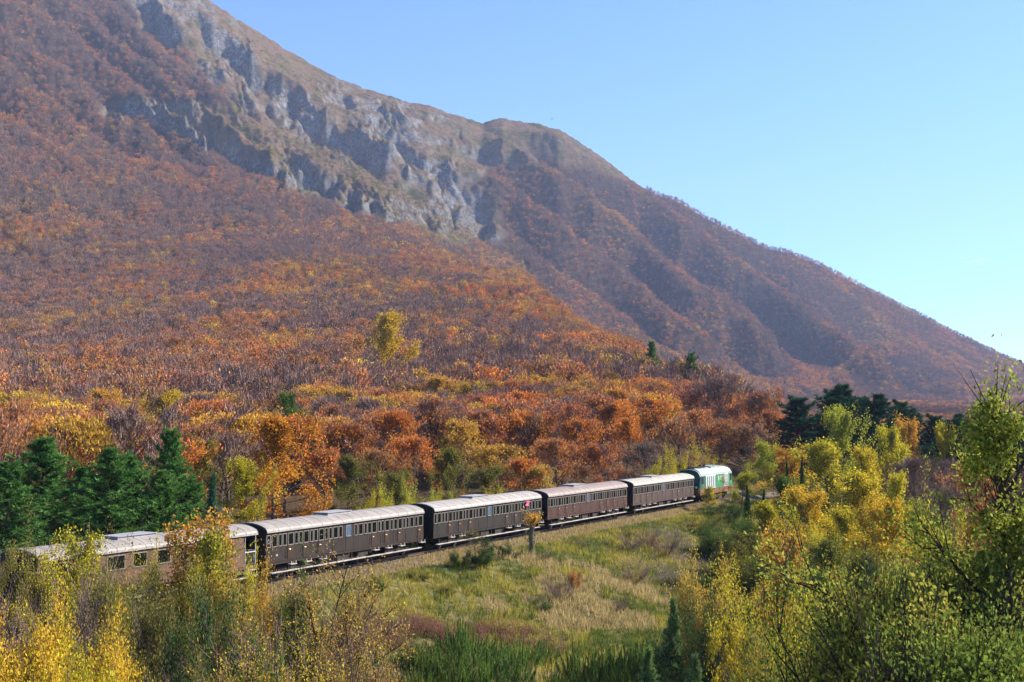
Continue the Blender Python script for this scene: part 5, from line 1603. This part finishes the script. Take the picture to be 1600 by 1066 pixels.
while len(cand) < 292 and tries < 60000:
    tries += 1
    px = COLS_RNG.uniform(-50, 1195)
    # nearest trees first: the ring widens as the candidates are used up
    dd = dtrk(max(px, 20)) + 13 + (COLS_RNG.random() ** 1.0) * (20 + 105 * min(1, tries / 4500))
    if px > 1090: dd = max(dd, 178)
    X = (px - CX) / F_PX * dd; Y = dd
    s, t = st(X, Y)
    if s > -8.5: continue
    if px < 310 and dd < dtrk(max(px, 20)) + 26: continue
    ok = all((X - a) ** 2 + (Y - b) ** 2 > max(3.7, r * .75) ** 2 for a, b, r in PLACED[:0]) and all((X - a) ** 2 + (Y - b) ** 2 > (r + 1.0) ** 2 for a, b, r in PLACED[:190]) \
        and all((X - a) ** 2 + (Y - b) ** 2 > 25 for a, b in cand)
    if ok and not hides(px, Y, 9.0, 7.0): cand.append((X, Y))
cand.sort(key=lambda q: q[1])
for i, (X, Y) in enumerate(cand):
    px = CX + F_PX * X / Y
    off = Y - dtrk(max(px, 20))
    kd, c, word = tint_class(X, Y, COLS_RNG, off < 34 and px > 470)
    h = COLS_RNG.uniform(7.4, 10.8); w = COLS_RNG.uniform(6.4, 10.0)
    if off < 26: h *= .86
    row = 'front row' if off < 26 else ('second row' if off < 40 else ('mid wood' if off < 62 else 'far back'))
    plant(kd, 'beech_tree' if kd != 'broad' else 'hornbeam_tree', X, Y, h, w, jit(PAL[c], COLS_RNG, .13), f'{word} tree, {row}, {behind(px)}', 'tree', 'trees of the autumn wood behind the train')
NEAR_MAX = {}
for X, Y in cand:
    k = int((CX + F_PX * X / Y) // 60); NEAR_MAX[k] = max(NEAR_MAX.get(k, 0), Y)

# ------------------------------------------------------------------ the wood beyond: stuff, instanced on points
def scatter_object(name, pts, tints, scl, idx, protos, label):
    me = bpy.data.meshes.new(name)
    n = len(pts)
    me.vertices.add(n); me.vertices.foreach_set('co', np.asarray(pts, np.float32).ravel())
    a = me.attributes.new('tint', 'FLOAT_COLOR', 'POINT'); a.data.foreach_set('color', np.concatenate([tints, np.ones((n, 1))], 1).astype(np.float32).ravel())
    a = me.attributes.new('scl', 'FLOAT_VECTOR', 'POINT'); a.data.foreach_set('vector', np.asarray(scl, np.float32).ravel())
    rg = np.random.default_rng(len(pts))
    rot = np.stack([rg.normal(size=n) * .06, rg.normal(size=n) * .06, rg.uniform(0, 6.283, n)], 1)
    a = me.attributes.new('rot', 'FLOAT_VECTOR', 'POINT'); a.data.foreach_set('vector', rot.astype(np.float32).ravel())
    a = me.attributes.new('pick', 'INT', 'POINT'); a.data.foreach_set('value', np.asarray(idx, np.int32))
    o = link(name, me); o['kind'] = 'stuff'; o['label'] = label
    g = bpy.data.node_groups.new(name + '_scatter', 'GeometryNodeTree')
    g.interface.new_socket('Geometry', in_out='INPUT', socket_type='NodeSocketGeometry'); g.interface.new_socket('Geometry', in_out='OUTPUT', socket_type='NodeSocketGeometry')
    gi = g.nodes.new('NodeGroupInput'); go = g.nodes.new('NodeGroupOutput')
    join = g.nodes.new('GeometryNodeGeometryToInstance')
    # the join reverses link order, so the last linked comes first
    for p in reversed(protos):
        oi = g.nodes.new('GeometryNodeObjectInfo'); oi.transform_space = 'ORIGINAL'; oi.inputs['Object'].default_value = p
        oi.inputs['As Instance'].default_value = False
        g.links.new(oi.outputs['Geometry'], join.inputs[0])
    iop = g.nodes.new('GeometryNodeInstanceOnPoints'); iop.inputs['Pick Instance'].default_value = True
    g.links.new(gi.outputs[0], iop.inputs['Points']); g.links.new(join.outputs[0], iop.inputs['Instance'])
    def attr(nm, ty):
        q = g.nodes.new('GeometryNodeInputNamedAttribute'); q.data_type = ty; q.inputs['Name'].default_value = nm; return q.outputs[0]
    g.links.new(attr('pick', 'INT'), iop.inputs['Instance Index'])
    er = g.nodes.new('FunctionNodeEulerToRotation'); g.links.new(attr('rot', 'FLOAT_VECTOR'), er.inputs[0]); g.links.new(er.outputs[0], iop.inputs['Rotation'])
    g.links.new(attr('scl', 'FLOAT_VECTOR'), iop.inputs['Scale'])
    g.links.new(iop.outputs[0], go.inputs[0])
    m = o.modifiers.new('scatter', 'NODES'); m.node_group = g
    return o

HALF = math.atan(850 / F_PX)
def polar_points(n, r0, r1, rng):
    a = rng.uniform(-HALF, HALF, n); r = np.sqrt(rng.uniform(r0 * r0, r1 * r1, n))
    return r * np.sin(a), r * np.cos(a)
KINDS = ['mid_bare', 'mid_half', 'mid_full']
def classes(X, Y, rng, golden=.1):
    a = .5 + (fbm(X / 40, Y / 110, 81, 3) - .5) * .55 + rng.normal(size=len(X)) * .10
    b = .5 + (fbm(X / 70, Y / 160, 82, 3) - .5) * .6 + rng.normal(size=len(X)) * .10
    c = rng.random(len(X))
    a = a + .05 * (1 - sstep(Y, 250, 600))
    kind = np.where(a < .47, 0, np.where(a < .58, 1, 2))
    t = np.zeros((len(X), 3))
    for i, k in enumerate(('orange', 'russet', 'gold', 'yellow', 'brown')):
        m = np.zeros(len(X), bool)
        if k == 'orange': m = b < .605
        if k == 'russet': m = (b < .47)
        if k == 'gold': m = (b > .60)
        if k == 'yellow': m = (c < golden * .35) & (kind == 2)
        if k == 'brown': m = (c > .72)
        t[m] = PAL[k]
    t = t * np.array([1.0, 1.02, 1.05])
    t *= (1 + rng.normal(size=(len(X), 1)) * .16) * (1 + rng.normal(size=(len(X), 3)) * .05)
    return kind, np.clip(t, .01, 1)

# a few of the middle and far trees stand as single objects; the scatter repeats their shapes
mid_objs = []; far_objs = []
mr = np.random.default_rng(77)
seqs = [('mid_bare', 4), ('mid_half', 3), ('mid_full', 3)]
mid_px = [(120, 232), (360, 236), (560, 240), (760, 240), (250, 236), (480, 240), (690, 244), (60, 232), (430, 240), (880, 242)]
k = 0
words = {'mid_bare': 'bare grey', 'mid_half': 'thinly russet', 'mid_full': 'rusty orange'}
for kd, n in seqs:
    for v in range(n):
        px, d = mid_px[k]; k += 1
        X = (px - CX) / F_PX * d
        mid_objs.append(plant(kd, 'beech_tree', X, d, 10, 7.4, PAL['russet'], f'{words[kd]} tree high on the wooded slope {behind(px)}', 'tree', 'trees of the autumn wood behind the train', variant=v))
far_px = [(200, 900), (420, 950), (640, 980), (90, 930), (520, 960), (300, 940), (740, 900)]
k = 0
for kd, n in (('far_bare', 3), ('far_half', 2), ('far_full', 2)):
    for v in range(n):
        px, d = far_px[k]; k += 1
        X = (px - CX) / F_PX * d
        far_objs.append(plant(kd, 'beech_tree', X, d, 9.5, 8, PAL['russet'], f'{words[kd.replace("far", "mid")]} tree far up the mountain slope above the wood', 'tree', 'trees of the mountain forest', variant=v))

rng = np.random.default_rng(41)
X, Y = polar_points(17500, 100, 1150, rng)
px = CX + F_PX * X / Y
s, t = st(X, Y)
lim = np.array([NEAR_MAX.get(int(p // 60), 0) for p in px])
keep = np.where(px < 1195, (Y > np.maximum(lim - 3, dtrk(np.clip(px, 20, 1195)) + 30)), (Y > 226) & ((s < -6) | (Y > 260)))
keep &= ~((px > 1090) & (px < 1400) & (Y < 205))
ztop = to_px(X, Y, ground_z(X, Y) + 9.0)[1]
for c, a, yb, d in CLEAR: keep &= ~((Y < d) & (np.abs(px - c) < a + 3.0 / Y * F_PX) & (ztop < yb - 6))
X, Y = X[keep], Y[keep]
kd, tn = classes(X, Y, rng)
base = np.array([0, 4, 7]); cnt = np.array([4, 3, 3])
idx = base[kd] + (rng.random(len(X)) * cnt[kd]).astype(int)
Z = ground_z(X, Y) - .2
px = CX + F_PX * X / Y
hh = rng.uniform(.72, 1.2, len(X)) * np.where((px > 1195) & (Y < 1000), .6, 1); ww = rng.uniform(.85, 1.5, len(X)) * np.where((px > 1195) & (Y < 1000), .75, 1)
scatter_object('hillside_forest', np.stack([X, Y, Z], 1), tn, np.stack([ww, ww, hh], 1), idx, mid_objs, 'autumn forest covering the slope above the train')

X, Y = polar_points(105000, 1150, 3500, rng)
keep = np.ones(len(X), bool)
col = CX + F_PX * X / Y
_, u = far_z(col, Y, False)
keep &= u < 1.02
X, Y, col, u = X[keep], Y[keep], col[keep], u[keep]
Z = ground_z(X, Y)
rm = rock_mask(X, Y, Z)
dens = fbm(X / 55, Y / 80, 91, 3)
px, py = to_px(X, Y, Z)
# the right hand skyline is open grass, gullies stay wooded
keep = rm < .35 + .3 * (dens - .5)
keep &= ~((u > .965) & (col < 1010))
Xf, Yf, Zf = X[keep], Y[keep], Z[keep]
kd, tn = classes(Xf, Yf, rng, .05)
tn = tn * np.array([.92, .93, 1.2])  # cooler leaf colour paints extra distance haze onto the far forest
base = np.array([0, 3, 5]); cnt = np.array([3, 2, 2])
idx = base[kd] + (rng.random(len(Xf)) * cnt[kd]).astype(int)
ww = rng.uniform(.8, 1.25, len(Xf)) * (1 + .1 * sstep(Yf, 1500, 3000)); hh = rng.uniform(.7, 1.15, len(Xf))
scatter_object('mountain_forest', np.stack([Xf, Yf, Zf - .3], 1), tn, np.stack([ww, ww, hh], 1), idx, far_objs, 'bare and russet forest covering the mountain slope')
# scrub between the cliffs
m = (rm > .3) & (u < .96)
Xs, Ys, Zs, ds, us = X[m], Y[m], Z[m], dens[m], u[m]
g2 = fbm(Xs / 110, Ys / 110, 95, 3)
k2 = (rng.random(len(Xs)) < np.clip((g2 - .37) * 5, .08, .95) * np.clip(1.25 - us, .15, 1))
Xs, Ys, Zs, g2 = Xs[k2], Ys[k2], Zs[k2], g2[k2]
c = rng.random(len(Xs))
tn = np.where((c < .42)[:, None], np.array(PAL['ygreen']) * .8, np.where((c < .62)[:, None], np.array(PAL['dgreen']), np.where((c < .75)[:, None], np.array(PAL['olive']), np.array(PAL['brown']))))
idx = np.where(c < .85, 5 + (rng.random(len(Xs)) * 2).astype(int), (rng.random(len(Xs)) * 3).astype(int))
sz = rng.uniform(.3, .75, len(Xs))
scatter_object('cliff_scrub', np.stack([Xs, Ys, Zs - .3], 1), tn, np.stack([sz, sz, sz * .8], 1), idx, far_objs, 'yellow and dark scrub growing between the cliffs')

# ------------------------------------------------------------------ grass and ground cover
def grass_object():
    rg = np.random.default_rng(61)
    n = 36000
    t = rg.uniform(-40, 95, n); s = 1.9 + rg.random(n) ** .85 * 27
    s[:7000] = rg.uniform(1.55, 3.3, 7000)
    k = rg.random(n) < np.clip(1.2 - np.abs(s - 3.3) / 60, 0, 1)
    t, s = t[k], s[k]; n = len(t)
    P = TP[None] + TU[None] * t[:, None] + TN[None] * s[:, None]
    Z = ground_z(P[:, 0], P[:, 1])
    Z = np.where(s < 3.2, np.maximum(Z, np.interp(s, [1.75, 3.1], [-.22, -.85])), Z)
    f = fbm(P[:, 0] / 3.5, P[:, 1] / 3.5, 63, 3) + rg.normal(size=n) * .07
    g = fbm(P[:, 0] / 9, P[:, 1] / 9, 64, 3)
    col = np.where((f < .44)[:, None], (.115, .145, .03), np.where((f < .60)[:, None], (.285, .25, .042), (.33, .275, .058)))
    col = np.where(((s < 3.4) | (g > .76))[:, None], (.38, .29, .13), col)
    col = col * (1 + rg.normal(size=(n, 1)) * .15)
    nb = 8
    base = np.repeat(np.stack([P[:, 0], P[:, 1], Z - .03], 1), nb, 0) + rg.normal(size=(n * nb, 3)) * np.array([.14, .14, 0])
    hgt = np.repeat(rg.uniform(.2, .55, n) * np.where(s < 4, .6, 1) * (.7 + .8 * g), nb) * rg.uniform(.6, 1.2, n * nb)
    tip = base + np.stack([rg.normal(size=n * nb) * .3 * hgt, rg.normal(size=n * nb) * .3 * hgt, hgt], 1)
    mb = MB(); mb.blades(base, tip, .055, rg, col=np.repeat(np.clip(col, .01, 1), nb, 0))
    return tag(link('grass', mb.mesh('grass', M['cover'])), 'dry yellow green grass covering the embankment', kind='stuff')
grass_object()
def cover_object(name, label, spots, col, dens, hgt, seed, sz=.07):
    rg = np.random.default_rng(seed); mb = MB()
    for (x, y, wx, wy) in spots:
        n = int(wx * wy * dens)
        xs = x + rg.normal(size=n) * wx * .42; ys = y + rg.normal(size=n) * wy * .42
        pts = []
        a, e = ray(xs, ys)
        X0, Y0, Z0 = ground_hit(x, y)
        # spread over the ground round the middle of the patch
        P = np.stack([X0 + (xs - x) * Y0 / F_PX, Y0 + (y - ys) * Y0 / F_PX * 3.2], 1)
        z = ground_z(P[:, 0], P[:, 1])
        k = fbm(P[:, 0] / 1.3, P[:, 1] / 1.3, seed, 2) > .40
        P, z = P[k], z[k]; n = len(P)
        nl = 16
        hh = np.repeat(hgt * rg.uniform(.5, 1.2, n), nl)
        q = np.repeat(np.stack([P[:, 0], P[:, 1], z], 1), nl, 0) + rg.normal(size=(n * nl, 3)) * np.array([.2, .2, 0]); q[:, 2] += hh * rg.random(n * nl)
        cc = np.repeat(np.array(col)[rg.integers(0, len(col), n)] * (1 + rg.normal(size=(n, 1)) * .15), nl, 0)
        mb.leaves(q, sz, rg, .6, .6, col=np.clip(cc, .01, 1))
        b = np.repeat(np.stack([P[:, 0], P[:, 1], z], 1), 3, 0) + rg.normal(size=(n * 3, 3)) * np.array([.15, .15, 0])
        mb.blades(b, b + np.stack([rg.normal(size=n * 3) * .12, rg.normal(size=n * 3) * .12, np.repeat(hgt * rg.uniform(.7, 1.2, n), 3)], 1), .025, rg, col=np.tile((.2, .13, .11), (n * 3, 1)))
    return tag(link(name, mb.mesh(name, M['cover'])), label, kind='stuff')
cover_object('red_brown_undergrowth', 'red brown undergrowth at the foot of the embankment',
             [(650, 990, 80, 26), (590, 1000, 50, 24), (770, 1000, 50, 18), (840, 1003, 50, 16), (220, 1012, 80, 30), (300, 1030, 70, 24), (345, 1035, 40, 22), (700, 1000, 50, 20)],
             [(.25, .08, .045), (.21, .09, .055), (.27, .12, .07), (.17, .08, .06)], .33, .6, 71)
cover_object('pale_undergrowth', 'pale dry undergrowth between the bushes',
             [(1060, 860, 60, 50), (1090, 900, 50, 50), (1030, 900, 60, 40)], [(.36, .29, .22), (.30, .26, .22), (.40, .33, .2)], .25, .45, 73)

# ------------------------------------------------------------------ bird and cloud
def make_bird():
    p = on_ray(862, 186, 420)
    o = tag(empty('bird', p, .6), 'tiny dark bird gliding in the blue sky above the ridge', 'bird')
    mb = MB()
    mb.tube([(-.28, 0, 0), (-.15, 0, .02), (.05, 0, .03), (.2, 0, .03), (.3, 0, .02)], [.02, .07, .10, .07, .02], 8)
    mb.add([(-.25, -.05, .01), (-.25, .05, .01), (-.52, .1, .0), (-.52, -.1, .0), (-.25, 0, .03), (-.5, 0, .02)], [(0, 1, 2, 3), (0, 4, 5, 3), (4, 1, 2, 5)])
    link('body', mb.mesh('body', M['black'], True), o)
    for s in (-1, 1):
        w = MB()
        pts = [(.12, 0, .04), (.16, s * .35, .14), (.02, s * .85, .10), (-.1, s * .8, .09), (-.12, s * .35, .12), (-.12, 0, .03)]
        w.add(pts + [(a, b, c - .02) for a, b, c in pts], [(0, 1, 4, 5), (1, 2, 3, 4), (6, 11, 10, 7), (7, 10, 9, 8)] + [(i, (i + 1) % 6, 6 + (i + 1) % 6, 6 + i) for i in range(6)])
        link('wing', w.mesh('wing', M['black']), o)
make_bird()
def make_cloud():
    c = on_ray(1524, 408, 13500)
    m, nt, out = new_mat('thin_cloud')
    v = N(nt, 'ShaderNodeVolumePrincipled'); v.inputs['Color'].default_value = (1, 1, 1, 1); v.inputs['Density'].default_value = .004
    nt.links.new(v.outputs[0], out.inputs['Volume'])
    mb = MB()
    for dx, dz, L, th in ((0, 0, 150, 9), (60, 14, 90, 7), (-70, -13, 80, 5), (50, -36, 60, 4)):
        n, k = 14, 10; V = []
        for i in range(n):
            f = -1 + 2 * i / (n - 1); r = math.sqrt(max(.0004, 1 - f * f))
            for j in range(k):
                a = 6.2832 * j / k
                V.append((c.x + dx + f * L, c.y + math.cos(a) * 60 * r, c.z + dz + f * L * .09 + math.sin(a) * th * r))
        mb.add(V, [(i * k + j, i * k + (j + 1) % k, (i + 1) * k + (j + 1) % k, (i + 1) * k + j) for i in range(n - 1) for j in range(k)])
        mb.add(V[:k], [tuple(range(k))[::-1]]); mb.add(V[-k:], [tuple(range(k))])
    tag(link('cloud', mb.mesh('cloud', m, True)), 'thin white wisp of cloud low in the sky at the right', 'cloud')
make_cloud()

# things that ended up with one label are told apart by where they stand in their row of look-alikes
bpy.context.view_layer.update()
_by = {}
for o in SC.objects:
    if o.parent is None and 'label' in o.keys() and 'group' in o.keys(): _by.setdefault((o['group'], o['label']), []).append(o)
_ord = ['first', 'second', 'third', 'fourth', 'fifth', 'sixth', 'seventh', 'eighth', 'ninth', 'tenth', 'eleventh', 'twelfth', 'thirteenth', 'fourteenth', 'fifteenth', 'sixteenth', 'seventeenth', 'eighteenth', 'nineteenth', 'twentieth']
for (g, lab), L in _by.items():
    n = len(L)
    if n < 2: continue
    L.sort(key=lambda o: o.location.x / max(o.location.y, 1))
    for i, o in enumerate(L):
        if n == 2: e = ('left', 'right')[i] + ' one'
        elif n == 3: e = ('left', 'middle', 'right')[i] + ' one'
        else: e = _ord[min(i, 19)] + ' from left'
        o['label'] = f'{lab}, {e}'
